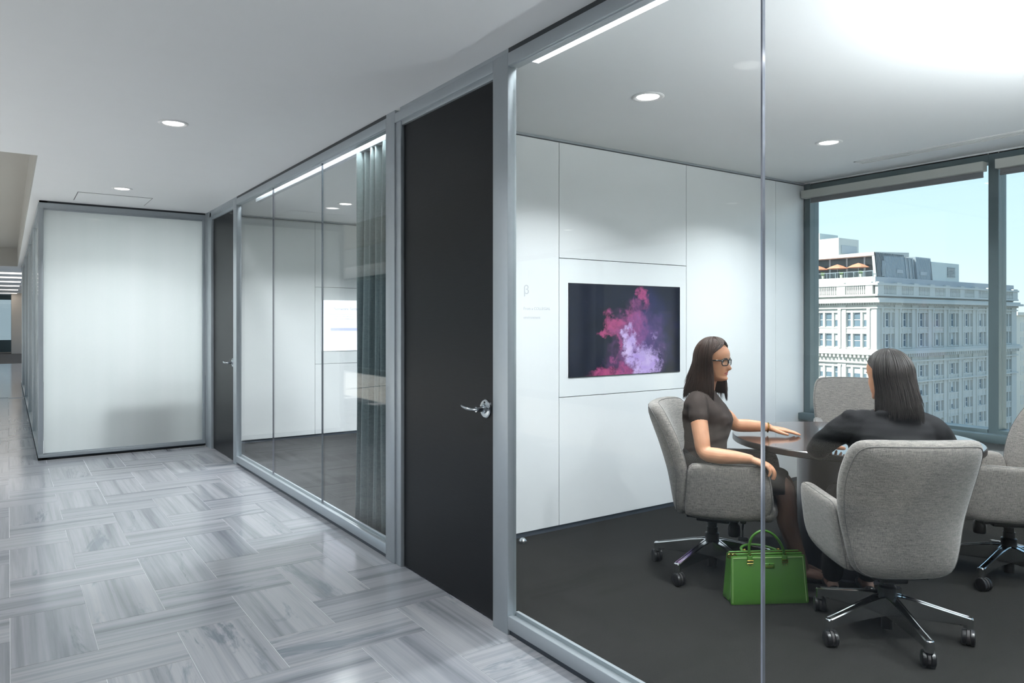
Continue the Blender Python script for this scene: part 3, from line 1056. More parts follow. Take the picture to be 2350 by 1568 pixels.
def back_fn(a, b2, t):
    s = (b2 - 0.335) / 0.61
    y = -0.135 - 0.185 * s + 0.015 * math.sin(s * math.pi)
    wrap = (0.075 + 0.03 * math.sin(s * math.pi)) * (a / 0.285) ** 2 * (0.35 + 0.65 * min(1, s * 2.5))
    return (a, y + wrap + t, b2 + t * 0.28)


ARM_OUT = catmull([(-0.098, 0.50), (-0.108, 0.42), (-0.108, 0.366), (-0.085, 0.349), (0.05, 0.345), (0.22, 0.352), (0.31, 0.378), (0.342, 0.43), (0.343, 0.50), (0.333, 0.58), (0.318, 0.632), (0.285, 0.653), (0.2, 0.654), (0.10, 0.650), (0.0, 0.646), (-0.062, 0.640), (-0.088, 0.60)], 2, True)
ARM_T, ARM_P = 0.070, 14.0


def arm_fn(side):
    def fn(a, b2, t):
        s = (b2 - 0.345) / 0.31
        x = 0.200 + 0.050 * min(1, max(0, s)) ** 0.75 - 0.010 * (a / 0.3) ** 2
        return (side * (x + t), a, b2 + t * 0.10)
    return fn


SEAT_OUT = catmull([(0.0, -0.19), (0.15, -0.18), (0.225, -0.13), (0.235, 0.0), (0.235, 0.18), (0.232, 0.30), (0.20, 0.345), (0.10, 0.352), (0.0, 0.354), (-0.10, 0.352), (-0.20, 0.345), (-0.232, 0.30), (-0.235, 0.18), (-0.235, 0.0), (-0.225, -0.13), (-0.15, -0.18)], 2, True)


def seat_fn(a, b2, t):
    return (a, b2, 0.405 + t - 0.02 * max(0, (b2 - 0.2) / 0.15) ** 2 + 0.012 * (a / 0.235) ** 2)


CH = {}
mb = MB().pillow(BACK_OUT, BACK_T, back_fn, BACK_P)
CH['backrest'] = mb.mesh('backrest', 'fabric', 60)
CH['back_piping'] = rim(BACK_OUT, back_fn, 0.955, BACK_T, -1, BACK_P, 0.0022).mesh('piping', 'piping', 60)
CH['front_piping'] = rim(BACK_OUT, back_fn, 0.955, BACK_T, 1, BACK_P, 0.0022).mesh('piping', 'piping', 60)
for s_, k in ((1, 'r'), (-1, 'l')):
    CH['arm' + k] = MB().pillow(ARM_OUT, ARM_T, arm_fn(s_), ARM_P).mesh('armrest', 'fabric', 60)
    CH['armp' + k] = rim(ARM_OUT, arm_fn(s_), 0.975, ARM_T, 1, ARM_P, 0.0020).mesh('piping', 'piping', 60)
CH['seat'] = MB().pillow(SEAT_OUT, 0.125, seat_fn, 6.0).mesh('seat', 'fabric', 60)
CH['mech'] = MB().bbox(-0.12, 0.12, -0.12, 0.16, 0.318, 0.345, 0.006).bbox(-0.055, 0.055, -0.08, 0.10, 0.285, 0.322, 0.01).bbox(-0.16, 0.16, 0.17, 0.20, 0.325, 0.345, 0.004).mesh('tilt_mechanism', 'black_plastic', 40)
CH['knob'] = MB().lathe([(0.018, 0.32), (0.022, 0.295), (0.030, 0.285), (0.033, 0.27), (0.033, 0.235), (0.030, 0.226), (0.020, 0.223)], 18, (0.05, 0.125, 0)).mesh('tension_knob', 'black_plastic', 40)
CH['lever'] = MB().tube([(0.09, 0.18, 0.335), (0.13, 0.185, 0.322), (0.185, 0.187, 0.30), (0.19, 0.188, 0.262)], [0.005, 0.005, 0.005, 0.005], 8).bbox(0.180, 0.200, 0.165, 0.215, 0.245, 0.266, 0.006).mesh('height_lever', 'black_plastic', 40)
CH['column'] = MB().lathe([(0.020, 0.028), (0.024, 0.030), (0.024, 0.095), (0.036, 0.098), (0.038, 0.12), (0.038, 0.215), (0.034, 0.218), (0.029, 0.222), (0.029, 0.25), (0.0255, 0.252), (0.0255, 0.275), (0.014, 0.277), (0.014, 0.30)], 28).mesh('gas_column', 'black_plastic', 35)


def leg_mesh():
    secs = [(0.030, 0.026, 0.181, 0.092), (0.06, 0.022, 0.179, 0.090), (0.12, 0.0185, 0.167, 0.088), (0.24, 0.0165, 0.136, 0.083), (0.318, 0.0165, 0.117, 0.079), (0.334, 0.013, 0.112, 0.080)]
    vs, fs = [], []
    for (x, hw, zt, zb) in secs:
        bv = 0.004
        prof = [(-hw, zb + bv), (-hw * 1.12, zt - bv), (-hw * 1.12 + bv, zt), (-hw * 0.62, zt), (-hw * 0.5, zt - 0.003), (hw * 0.5, zt - 0.003), (hw * 0.62, zt), (hw * 1.12 - bv, zt), (hw * 1.12, zt - bv), (hw, zb + bv), (hw - bv, zb), (-hw + bv, zb)]
        vs += [(x, y, z) for y, z in prof]
    n = 12
    for j in range(len(secs) - 1):
        for i in range(n):
            a, b2 = j * n + i, j * n + (i + 1) % n
            fs.append((a, b2, b2 + n, a + n))
    fs += [tuple(reversed(range(n))), tuple(range((len(secs) - 1) * n, len(secs) * n))]
    m = MB().add(vs, fs)
    m.lathe([(0.017, 0.066), (0.0185, 0.068), (0.0185, 0.112), (0.015, 0.115)], 18, (0.318, 0, 0))
    return m.mesh('leg', 'chrome', 35)
CH['leg'] = leg_mesh()
CH['caster_hood'] = MB().lathe([(0.010, 0.050), (0.011, 0.072)], 12).lathe([(0.006, -0.007), (0.033, -0.0055), (0.033, 0.0055), (0.006, 0.007)], 24, (0.014, 0, 0.034), 'Y').mesh('caster', 'black_rubber', 40)
CH['wheel'] = MB().lathe([(0.012, -0.0095), (0.027, -0.0095), (0.0325, -0.006), (0.0335, 0.0), (0.0335, 0.007), (0.030, 0.0085), (0.012, 0.0085)], 26, (0.014, 0, 0), 'Y').mesh('wheel', 'black_plastic', 40)


def make_chair(x, y, az, base_world_deg, label, drop=0.0):
    rz = -R(az)
    ch = tag(empty('conference_chair', (x, y, 0.004), rz), label, 'chair', 'grey conference chairs round the table')
    link('seat', CH['seat'], ch)
    b = link('backrest', CH['backrest'], ch)
    link('piping', CH['back_piping'], b)
    link('piping', CH['front_piping'], b)
    for k in 'rl':
        a = link('armrest', CH['arm' + k], ch)
        link('piping', CH['armp' + k], a)
    link('tilt_mechanism', CH['mech'], ch)
    link('tension_knob', CH['knob'], ch)
    link('height_lever', CH['lever'], ch)
    link('gas_column', CH['column'], ch)
    if drop:
        for c in ch.children:
            if c.name.split('.')[0] != 'gas_column':
                c.location.z -= drop
    for k in range(5):
        an = R(base_world_deg + 72 * k) - rz
        l = link('leg', CH['leg'], ch, (0, 0, 0), an)
        c = link('caster', CH['caster_hood'], ch, (0.318 * math.cos(an), 0.318 * math.sin(an), 0), an + R((70, 160, 255, 20, 310)[k]))
        for yy in (-0.0165, 0.0165):
            w = link('wheel', CH['wheel'], c, (0, yy, 0.0335))
            if yy > 0:
                w.rotation_euler = (0, 0, math.pi)
                w.location = (0.028, yy, 0.0335)
    return ch


CA, AZA = (3.235, 2.70), 150.0
CB, AZB = (3.222, 1.71), 45.0
make_chair(CA[0], CA[1], AZA, 186, 'grey upholstered conference chair in which the woman with glasses sits')
make_chair(CB[0], CB[1], 35, 164, 'grey upholstered conference chair in which the woman in black sits', 0.035)
make_chair(5.31, 3.08, 238, 20, 'empty grey upholstered conference chair before the window corner')
make_chair(4.48, 1.71, 314, 179, 'empty grey upholstered conference chair turned sideways across the table')

# ------------------------------------------------------------------ round table
TC = (3.95, 2.30)
tb = tag(empty('round_table', (TC[0], TC[1], 0.004)), 'round dark wooden meeting table on a drum base', 'table')
MB().lathe([(0.54, 0.700), (0.646, 0.702), (0.6495, 0.706), (0.6495, 0.732), (0.646, 0.7355)], 96).build('edge_band', 'table_edge', tb, 30)
MB().lathe([(0.0005, 0.7355), (0.3, 0.7355), (0.6455, 0.7355), (0.6445, 0.7365), (0.3, 0.737), (0.0005, 0.737)], 96).build('table_top', 'table', tb, 30)
MB().lathe([(0.300, 0.0), (0.302, 0.004), (0.290, 0.012), (0.290, 0.690), (0.330, 0.698), (0.330, 0.703)], 64).build('drum_base', 'drum', tb, 30)

# ------------------------------------------------------------------ green handbag
bg = tag(empty('handbag', (3.120, 2.270, 0.004), R(-30.8)), 'green leather handbag standing on the carpet beside the chair', 'handbag')
bg.scale = (1.03, 1.0, 0.92)


def bag_section(z):
    s = z / 0.255
    hw = 0.192 - 0.010 * s
    hd = 0.056 - 0.026 * s
    fold = 0.004 + 0.030 * s
    bulge = 0.006 * math.sin(s * math.pi)
    xs = [(-hw, -hd), (-hw * 0.5, -hd - bulge), (0, -hd - bulge * 1.3), (hw * 0.5, -hd - bulge), (hw, -hd), (hw - fold * 0.5, -hd * 0.5), (hw - fold, 0), (hw - fold * 0.5, hd * 0.5), (hw, hd), (hw * 0.5, hd + bulge), (0, hd + bulge * 1.3), (-hw * 0.5, hd + bulge), (-hw, hd), (-hw + fold * 0.5, hd * 0.5), (-hw + fold, 0), (-hw + fold * 0.5, -hd * 0.5)]
    return xs
zs = [0.0, 0.006, 0.03, 0.08, 0.13, 0.18, 0.22, 0.245, 0.252]
vs, fs = [], []
for k, z in enumerate(zs):
    sc = 0.965 if k == 0 else 1.0
    vs += [(a * sc, b2 * sc, z) for a, b2 in bag_section(z)]
n = 16
for j in range(len(zs) - 1):
    for i in range(n):
        a, b2 = j * n + i, j * n + (i + 1) % n
        fs.append((a, b2, b2 + n, a + n))
fs += [tuple(reversed(range(n))), tuple(range((len(zs) - 1) * n, len(zs) * n))]
MB().add(vs, fs).build('body', 'leather', bg, 50)
MB().tube([(-0.176, -0.018, 0.258), (0, -0.018, 0.259), (0.172, -0.018, 0.258)], 0.006, 8).tube([(-0.176, 0.018, 0.258), (0, 0.018, 0.259), (0.172, 0.018, 0.258)], 0.006, 8).build('rim', 'leather', bg, 50)
MB().box(-0.178, 0.172, -0.006, 0.006, 0.250, 0.2625).build('zip', 'gold', bg)
ring = MB()
for x in (-0.185, -0.165):
    ring.tube([(x + 0.012 * math.cos(t), -0.024, 0.252 + 0.010 * math.sin(t)) for t in np.linspace(0, 6.6, 14)], 0.0028, 6)
ring.build('zip_ring', 'gold', bg, 50)
st = MB()
for x in (-0.183, 0.181):
    for z in np.arange(0.010, 0.245, 0.0055):
        s = z / 0.255
        st.box(x * (1 - 0.052 * s) - 0.0009, x * (1 - 0.052 * s) + 0.0009, -0.0585 + 0.026 * s, -0.055 + 0.026 * s, z, z + 0.0036)
for x in np.arange(-0.17, 0.168, 0.0055):
    st.box(x, x + 0.0036, -0.0365, -0.031, 0.2415, 0.2432)
tag(st.build('stitching', 'stitch', bg), kind='stuff')
for side, yy in ((-1, -0.034), (1, 0.034)):
    lean = 0.010 * side
    hs = 1.0 if side < 0 else 0.12
    h = MB().tube(catmull([(a, b2 + (0 if hs == 1.0 else 0.25 * (z - 0.252)), 0.252 + hs * (z - 0.252)) for a, b2, z in [(-0.092, yy, 0.252), (-0.098, yy + lean, 0.31), (-0.085, yy + lean * 2, 0.365), (-0.045, yy + lean * 3, 0.398), (0.0, yy + lean * 3, 0.385), (0.04, yy + lean * 2, 0.345), (0.068, yy + lean, 0.295), (0.080, yy, 0.252)]], 5), 0.0066, 10).build('handle', 'leather', bg, 50)
    for x in (-0.092, 0.080):
        MB().lathe([(0.0068, -0.006), (0.0085, -0.004), (0.0085, 0.004), (0.0068, 0.006)], 12, (x, yy, 0.262)).build('collar', 'gold', h, 50)
    for x in (-0.092, 0.080):
        t = MB().bbox(x - 0.013, x + 0.013, yy + side * 0.004 - 0.004, yy + side * 0.004 + 0.004, 0.222, 0.258, 0.0035).build('strap_tab', 'leather', bg, 50)
        b = MB()
        q = yy + side * 0.009
        b.tube([(x - 0.014, q, 0.231), (x + 0.014, q, 0.231), (x + 0.014, q, 0.216), (x - 0.014, q, 0.216), (x - 0.014, q, 0.231), (x + 0.014, q, 0.231)], 0.0024, 6)
        for dx in (-0.008, 0.008):
            b.lathe([(0.0005, -0.0025), (0.0025, -0.0005), (0.0025, 0.001)], 8, (x + dx, q, 0.204), 'Y')
        b.build('buckle', 'gold', t, 50)
pq = MB().bbox(-0.026, 0.028, -0.0455, -0.0395, 0.187, 0.215, 0.003).build('name_plate', 'leather', bg, 50)
text('plate_lettering', 'kate spade', 0.0085, 'gold', pq, (0.001, -0.0458, 0.1985), (R(84), 0, 0), 0.0003, 'CENTER')
text('plate_lettering', 'NEW YORK', 0.0055, 'gold', pq, (0.001, -0.0464, 0.191), (R(84), 0, 0), 0.0003, 'CENTER')
for dx in (-0.022, 0.024):
    for z in (0.191, 0.211):
        MB().lathe([(0.0005, -0.0018), (0.0018, -0.0004), (0.0018, 0.001)], 8, (dx, -0.0455, z), 'Y').build('stud', 'gold', pq, 50)
sp = [(0, 0.0065), (0.0035, 0.002), (0.003, -0.0005), (0.0008, 0.0002), (0.0016, -0.003), (-0.0016, -0.003), (-0.0008, 0.0002), (-0.003, -0.0005), (-0.0035, 0.002)]
MB().prism([(0.001 + a * 0.8, 0.2095 + b2 * 0.8) for a, b2 in sp], -0.0462, -0.0452, 'XZ').build('emblem', 'gold', pq)


# ------------------------------------------------------------------ people
def interp(z, tab):
    zs, vs = zip(*tab)
    return float(np.interp(z, zs, vs))


def smoothtab(tab, n=6):
    return [tuple(p) for p in catmull(tab, n)]


HEAD_F = smoothtab([(0.0, 0.050), (0.008, 0.074), (0.02, 0.0795), (0.032, 0.0755), (0.046, 0.0785), (0.062, 0.080), (0.08, 0.080), (0.10, 0.079), (0.12, 0.0825), (0.14, 0.0865), (0.16, 0.085), (0.18, 0.076), (0.20, 0.058), (0.215, 0.034), (0.225, 0.002)])
HEAD_B = smoothtab([(0.0, 0.012), (0.02, 0.028), (0.045, 0.060), (0.08, 0.088), (0.12, 0.101), (0.16, 0.099), (0.19, 0.080), (0.21, 0.050), (0.225, 0.002)])
HEAD_W = smoothtab([(0.0, 0.022), (0.008, 0.034), (0.025, 0.046), (0.05, 0.057), (0.075, 0.064), (0.10, 0.0685), (0.13, 0.072), (0.16, 0.071), (0.19, 0.059), (0.21, 0.040), (0.225, 0.002)])
NOSE = [(0.056, 0.0), (0.063, 0.013), (0.068, 0.024), (0.074, 0.0300), (0.080, 0.0270), (0.09, 0.0200), (0.102, 0.0110), (0.112, 0.004), (0.122, 0.001), (0.13, 0.0)]


def g(x, s):
    return math.exp(-(x / s) ** 2)


def head_geo(mb, X, narrow=1.0):
    nz, na = 74, 72
    vs, fs = [], []
    for i in range(nz + 1):
        z = 0.225 * i / nz
        yf, yb, w = interp(z, HEAD_F), interp(z, HEAD_B), interp(z, HEAD_W) * narrow
        for k in range(na):
            th = 2 * math.pi * k / na
            s, c = math.sin(th), math.cos(th)
            x = w * math.copysign(abs(s) ** 0.88, s)
            y = yf * abs(c) ** 0.80 if c > 0 else -yb * abs(c) ** 0.9
            if c > 0:
                ax = abs(x)
                y += interp(z, NOSE) * (0.35 * g(x, 0.017) + 0.65 * g(x, 0.0100))
                y -= 0.0095 * g(ax - 0.031, 0.016) * g(z - 0.112, 0.012)
                y += 0.0030 * g(ax - 0.028, 0.02) * g(z - 0.128, 0.007)
                y += 0.0062 * g(x, 0.018) * (g(z - 0.0525, 0.0048) + 1.05 * g(z - 0.0405, 0.0052))
                y -= 0.0030 * g(x, 0.02) * g(z - 0.0465, 0.0022)
                y += 0.0060 * g(x, 0.02) * g(z - 0.014, 0.010)
                y += 0.0035 * g(ax - 0.042, 0.018) * g(z - 0.085, 0.018)
            vs.append(X @ Vector((x, y, z)))
    for i in range(nz):
        for k in range(na):
            a, b2 = i * na + k, i * na + (k + 1) % na
            fs.append((a, b2, b2 + na, a + na))
    fs += [tuple(reversed(range(na))), tuple(range(nz * na, (nz + 1) * na))]
    mb.add(vs, fs)
    for sx in (-1, 1):           # ears
        pts = [X @ Vector((sx * (0.062 + 0.004 * math.sin(t)), -0.012 - 0.010 * math.sin(t * 2), 0.085 + 0.05 * t / 3.1)) for t in np.linspace(0, 3.1, 8)]
        mb.tube(pts, [0.004, 0.007, 0.009, 0.009, 0.010, 0.010, 0.008, 0.005], 10)


def limb(mb, pts, rad, n=18, sub=6):
    P = catmull([tuple(p) + (r,) for p, r in zip(pts, rad)], sub)
    q = [p[:3] for p in P]
    r = [p[3] for p in P]
    # rounded ends
    d0 = (q[0] - q[1]) / np.linalg.norm(q[0] - q[1])
    d1 = (q[-1] - q[-2]) / np.linalg.norm(q[-1] - q[-2])
    q = [q[0] + d0 * r[0] * 0.9, q[0] + d0 * r[0] * 0.55] + q + [q[-1] + d1 * r[-1] * 0.55, q[-1] + d1 * r[-1] * 0.9]
    r = [r[0] * 0.35, r[0] * 0.82] + r + [r[-1] * 0.82, r[-1] * 0.35]
    mb.tube([tuple(p) for p in q], r, n)


def stack(mb, secs, n=40, sub=5, e=0.92, axis='Z'):
    """closed loft of oval sections (c1, c2, h, half1, half2) stacked along an axis"""
    S = catmull(secs, sub)
    vs, fs = [], []
    for (c1, c2, h, a, b2) in S:
        for k in range(n):
            th = 2 * math.pi * k / n
            s, c = math.sin(th), math.cos(th)
            p1 = c1 + a * math.copysign(abs(c) ** e, c)
            p2 = c2 + b2 * math.copysign(abs(s) ** e, s)
            vs.append((p1, p2, h) if axis == 'Z' else (p1, h, p2))
    for j in range(len(S) - 1):
        for k in range(n):
            a, b2 = j * n + k, j * n + (k + 1) % n
            fs.append((a, b2, b2 + n, a + n))
    fs += [tuple(reversed(range(n))), tuple(range((len(S) - 1) * n, len(S) * n))]
    mb.add(vs, fs)


def hand(mb, wrist, d, nrm, thumb_side, curl=(8, 10, 8), spread=4.0, thumb_curl=0.2):
    """palm, four bent fingers of different length and a thumb from the side of the palm"""
    W = Vector(wrist)
    d = Vector(d).normalized()
    nrm = Vector(nrm)
    nrm = (nrm - d * nrm.dot(d)).normalized()
    s = d.cross(nrm).normalized()
    vs, fs = [], []
    n = 20
    secs = [(-0.012, 0.020, 0.017), (0.0, 0.022, 0.0165), (0.02, 0.029, 0.0165), (0.045, 0.037, 0.0155), (0.07, 0.0395, 0.0135), (0.084, 0.037, 0.011), (0.09, 0.030, 0.007)]
    for (u, a, b2) in secs:
        for k in range(n):
            th = 2 * math.pi * k / n
            vs.append(W + d * u + s * a * math.copysign(abs(math.cos(th)) ** 0.8, math.cos(th)) + nrm * b2 * math.copysign(abs(math.sin(th)) ** 0.9, math.sin(th)))
    for j in range(len(secs) - 1):
        for k in range(n):
            a, b2 = j * n + k, j * n + (k + 1) % n
            fs.append((a, b2, b2 + n, a + n))
    fs += [tuple(reversed(range(n))), tuple(range((len(secs) - 1) * n, len(secs) * n))]
    mb.add(vs, fs)
    tips = []
    for i in range(4):           # index ... little, index on the thumb side
        off = (1.5 - i) * 0.0192 * thumb_side
        base = W + d * (0.078 + (0.004, 0.008, 0.006, -0.003)[i]) + s * off
        L = (0.070, 0.078, 0.072, 0.056)[i]
        fan = R((1.5 - i) * spread) * thumb_side
        fd = (d * math.cos(fan) + s * math.sin(fan)).normalized()
        ax = fd.cross(nrm).normalized()
        pts, cur, dd = [base - fd * 0.012, base], base.copy(), fd.copy()
        for q, fr in enumerate((0.44, 0.31, 0.25)):
            dd = Matrix.Rotation(-R(curl[q] + 1.5 * i), 3, ax) @ dd
            cur = cur + dd * L * fr
            pts.append(cur.copy())
        limb(mb, [tuple(p) for p in pts], (0.0088, 0.0090, 0.0083, 0.0076, 0.0062), 10, 3)
        tips.append(cur.copy())
    b0 = W + d * 0.018 + s * 0.022 * thumb_side
    t1 = W + d * 0.048 + s * 0.046 * thumb_side - nrm * 0.006
    t2 = t1 + d * 0.032 + s * (0.016 - 0.02 * thumb_curl) * thumb_side - nrm * 0.004
    t3 = t2 + d * 0.024 + s * (0.004 - 0.02 * thumb_curl) * thumb_side - nrm * 0.003
    limb(mb, [tuple(b0), tuple(t1), tuple(t2), tuple(t3)], (0.013, 0.0115, 0.0095, 0.007), 10, 3)
    return tips


def remeshed(mb, name, mats, parent, voxel, smooth_it=3, wrinkle=0.0):
    me = mb.mesh(name, mats[0] if isinstance(mats, list) else mats)
    o = link(name, me, None)
    r = o.modifiers.new('r', 'REMESH')
    r.mode = 'VOXEL'
    r.voxel_size = voxel
    s = o.modifiers.new('s', 'SMOOTH')
    s.factor = 0.5
    s.iterations = smooth_it
    dg = bpy.context.evaluated_depsgraph_get()
    me2 = bpy.data.meshes.new_from_object(o.evaluated_get(dg))
    o.modifiers.clear()
    o.data = me2
    bpy.data.meshes.remove(me)
    if wrinkle:
        me2.calc_normals_split() if hasattr(me2, 'calc_normals_split') else None
        co = np.zeros(len(me2.vertices) * 3)
        no = np.zeros(len(me2.vertices) * 3)
        me2.vertices.foreach_get('co', co)
        me2.vertices.foreach_get('normal', no)
        co, no = co.reshape(-1, 3), no.reshape(-1, 3)
        for k in range(len(co)):
            x, y, z = co[k]
            h = noise.noise(Vector((x * 7, y * 7, z * 26))) + 0.5 * noise.noise(Vector((x * 14 + 5, y * 14, z * 40)))
            co[k] += no[k] * wrinkle * h
        me2.vertices.foreach_set('co', co.ravel())
    me2.materials.clear()
    for m in (mats if isinstance(mats, list) else [mats]):
        me2.materials.append(M[m])
    me2.polygons.foreach_set('use_smooth', [True] * len(me2.polygons))
    me2.update()
    o.parent = parent
    return o


def hair(parent, X, mat, Rx, Ryf, Ryb, tip_z, tip_dy_front, tip_dy_back, phi_end, flare, nstrand, part_x=0.0, seed=3, drop_pow=1.0, Rz=0.124, left=(0.0, 0.0), puff=0.0):
    """strand hair over a shell: strands leave the parting, follow the skull, then fall"""
    rg = random.Random(seed)
    zc = 0.118

    def path(side, ps, t, lift=0.0, dz=0.0, wob=0.0):
        # ps 0 front .. pi back; t 0 parting .. 1 tip
        tt = min(t / 0.42, 1.0)
        th = R(1) + R(89) * tt ** 0.9
        pe = max(ps, phi_end)
        u = max(0.0, min(1.0, (tt - 0.40) / 0.46))
        u = u * u * (3 - 2 * u)
        ph = ps + (pe - ps) * u + wob * t
        ry = Ryf if math.cos(ph) > 0 else Ryb
        x = (Rx + lift) * math.sin(th) * math.sin(ph) ** 1.0
        y = (ry + lift) * math.sin(th) * math.cos(ph) - 0.004
        z = zc + (Rz + lift * 0.8 + puff * max(0.0, math.cos(ps)) * math.sin(math.pi * tt) ** 2) * math.cos(th)
        # whole top slides from the parting
        x = side * x + part_x * (1 - tt)
        if t > 0.42:
            s = ((t - 0.42) / 0.58)
            bk = (1 - math.cos(ph)) / 2
            bk = max(0.0, min(1.0, (bk - 0.40) / 0.6))
            z = zc - (zc - tip_z - dz - (left[1] if side < 0 else 0.0)) * s ** drop_pow
            y += (tip_dy_front * (1 - bk) + tip_dy_back * bk) * s ** 1.2
            x *= 1 + (flare if side > 0 else flare + left[0]) * s - 0.10 * math.sin(s * math.pi)
        return X @ Vector((x, y, z))
    sh = MB()
    NP, NT = 22, 26
    for side in (-1, 1):
        vs, fs = [], []
        for i in range(NP + 1):
            ps = R(2) + (math.pi - R(2)) * i / NP
            for k in range(NT + 1):
                vs.append(path(side, ps, 0.94 * k / NT, -0.003))
        for i in range(NP):
            for k in range(NT):
                q = i * (NT + 1) + k
                fs.append((q, q + 1, q + NT + 2, q + NT + 1))
        sh.add(vs, fs)
    for kk in range(nstrand):
        side = -1 if kk % 2 else 1
        ps = R(2) + (math.pi - R(2)) * (rg.random() ** 0.9)
        lift = -0.001 + 0.007 * rg.random() ** 1.8
        dz = rg.uniform(-0.022, 0.035) + (0.05 if rg.random() < 0.12 else 0)
        wob = rg.uniform(-0.06, 0.06)
        t0 = rg.uniform(0.0, 0.10)
        r0 = rg.uniform(0.0006, 0.0017)
        n = 22
        pts = [path(side, ps, t0 + (1 - t0) * q / (n - 1), lift, dz, wob) for q in range(n)]
        sh.tube(pts, [r0 * (0.5 if q == 0 else (1.0 if q < n - 4 else (n - q) / 5.0) if q < n - 1 else 0.12) for q in range(n)], 4)
    me = sh.mesh('hair', mat, 180)
    return link('hair', me, parent)


def face_bits(parent, X, glasses):
    for sx in (-1, 1):
        e = MB()
        e.lathe([(0.0005, -0.0115), (0.006, -0.0098), (0.010, -0.0057), (0.0115, 0), (0.010, 0.0057), (0.0068, 0.0093)], 18, (0, 0, 0), 'Y', 0)
        e.lathe([(0.0069, 0.0092), (0.0052, 0.01035), (0.003, 0.0111), (0.0005, 0.0116)], 18, (0, 0, 0), 'Y', 1)
        Y = X @ Matrix.Translation((sx * 0.031, 0.0600, 0.111))
        e.v = [tuple(Y @ Vector(p)) for p in e.v]
        e.build('eye', ['eye', 'iris'], parent, 60)
        MB().tube([X @ Vector((sx * x, y, z)) for x, y, z in ((0.013, 0.0865, 0.1265), (0.024, 0.0860, 0.1305), (0.037, 0.0805, 0.1305), (0.048, 0.0700, 0.1265))], [0.0016, 0.0026, 0.0024, 0.0010], 6).build('eyebrow', 'hair_brown', parent, 60)
        MB().tube([X @ Vector((sx * x, y, z)) for x, y, z in ((0.019, 0.0700, 0.113), (0.025, 0.0727, 0.1165), (0.032, 0.0727, 0.1175), (0.040, 0.0685, 0.1150), (0.045, 0.0640, 0.113))], [0.0008, 0.0014, 0.0015, 0.0013, 0.0008], 6).build('lash_line', 'iris', parent, 60)
    if glasses:
        gm = MB()
        for sx in (-1, 1):
            lens = [(0.027 * math.copysign(abs(math.cos(t)) ** 0.55, math.cos(t)), 0.0165 * math.copysign(abs(math.sin(t)) ** 0.6, math.sin(t))) for t in np.linspace(0, 2 * math.pi, 29)[:-1]]
            ring = [X @ Vector((sx * (0.0325 + a), 0.0875 - 0.012 * ((0.0325 + a) / 0.06) ** 2, 0.108 + b2)) for a, b2 in lens]
            gm.tube(ring + ring[:2], 0.0028, 6)
            gm.tube([X @ Vector(p) for p in ((sx * 0.0585, 0.0765, 0.117), (sx * 0.066, 0.068, 0.1185), (sx * 0.0705, 0.045, 0.1185), (sx * 0.0735, 0.01, 0.117), (sx * 0.0745, -0.012, 0.114), (sx * 0.074, -0.028, 0.102))], [0.0038, 0.0042, 0.0038, 0.0034, 0.0028, 0.002], 8)
        gm.tube([X @ Vector(p) for p in ((-0.006, 0.0875, 0.113), (0, 0.0895, 0.1145), (0.006, 0.0875, 0.113))], 0.0022, 6)
        go = gm.build('glasses', 'black_plastic', parent, 60)
        for sx in (-1, 1):
            lens = [(0.0265 * math.copysign(abs(math.cos(t)) ** 0.55, math.cos(t)), 0.016 * math.copysign(abs(math.sin(t)) ** 0.6, math.sin(t))) for t in np.linspace(0, 2 * math.pi, 25)[:-1]]
            MB().add([X @ Vector((sx * (0.0325 + a), 0.0875 - 0.012 * ((0.0325 + a) / 0.06) ** 2, 0.108 + b2)) for a, b2 in lens], [tuple(range(24))]).build('lens', 'glass', go)


def mark(o, X, tights=None):
    """lip colour and tights by place on the one body mesh"""
    me = o.data
    Xi = X.inverted()
    mi = []
    for p in me.polygons:
        h = Xi @ p.center
        k = 0
        if abs(h.x) < 0.021 and h.y > 0.066:
            w = 1 - (abs(h.x) / 0.023) ** 2
            if -0.0085 * w < h.z - 0.0465 < 0.0095 * w:
                k = 1
        if tights and tights(p.center):
            k = 2
        mi.append(k)
    me.polygons.foreach_set('material_index', mi)


# --- woman with glasses, in profile ------------------------------------------------
PA = tag(empty('person', (CA[0], CA[1], 0.004), -R(AZA)), 'person in glasses and charcoal short-sleeved dress resting a hand on the table', 'person', 'two people at the round table')
XA = Matrix.Translation((0, 0.004, 1.066)) @ Matrix.Rotation(R(-15), 4, 'Z') @ Matrix.Rotation(R(-2), 4, 'X')
torsoA = [(0, -0.05, 0.455, 0.165, 0.10), (0, -0.045, 0.50, 0.182, 0.125), (0, -0.04, 0.57, 0.172, 0.123), (0, -0.038, 0.65, 0.142, 0.116), (0, -0.036, 0.71, 0.134, 0.114), (0, -0.030, 0.78, 0.142, 0.124), (0, -0.025, 0.845, 0.152, 0.136), (0, -0.034, 0.90, 0.160, 0.124), (0, -0.046, 0.95, 0.162, 0.100), (0, -0.050, 0.985, 0.122, 0.076), (0, -0.044, 1.012, 0.074, 0.058), (0, -0.036, 1.03, 0.056, 0.052)]


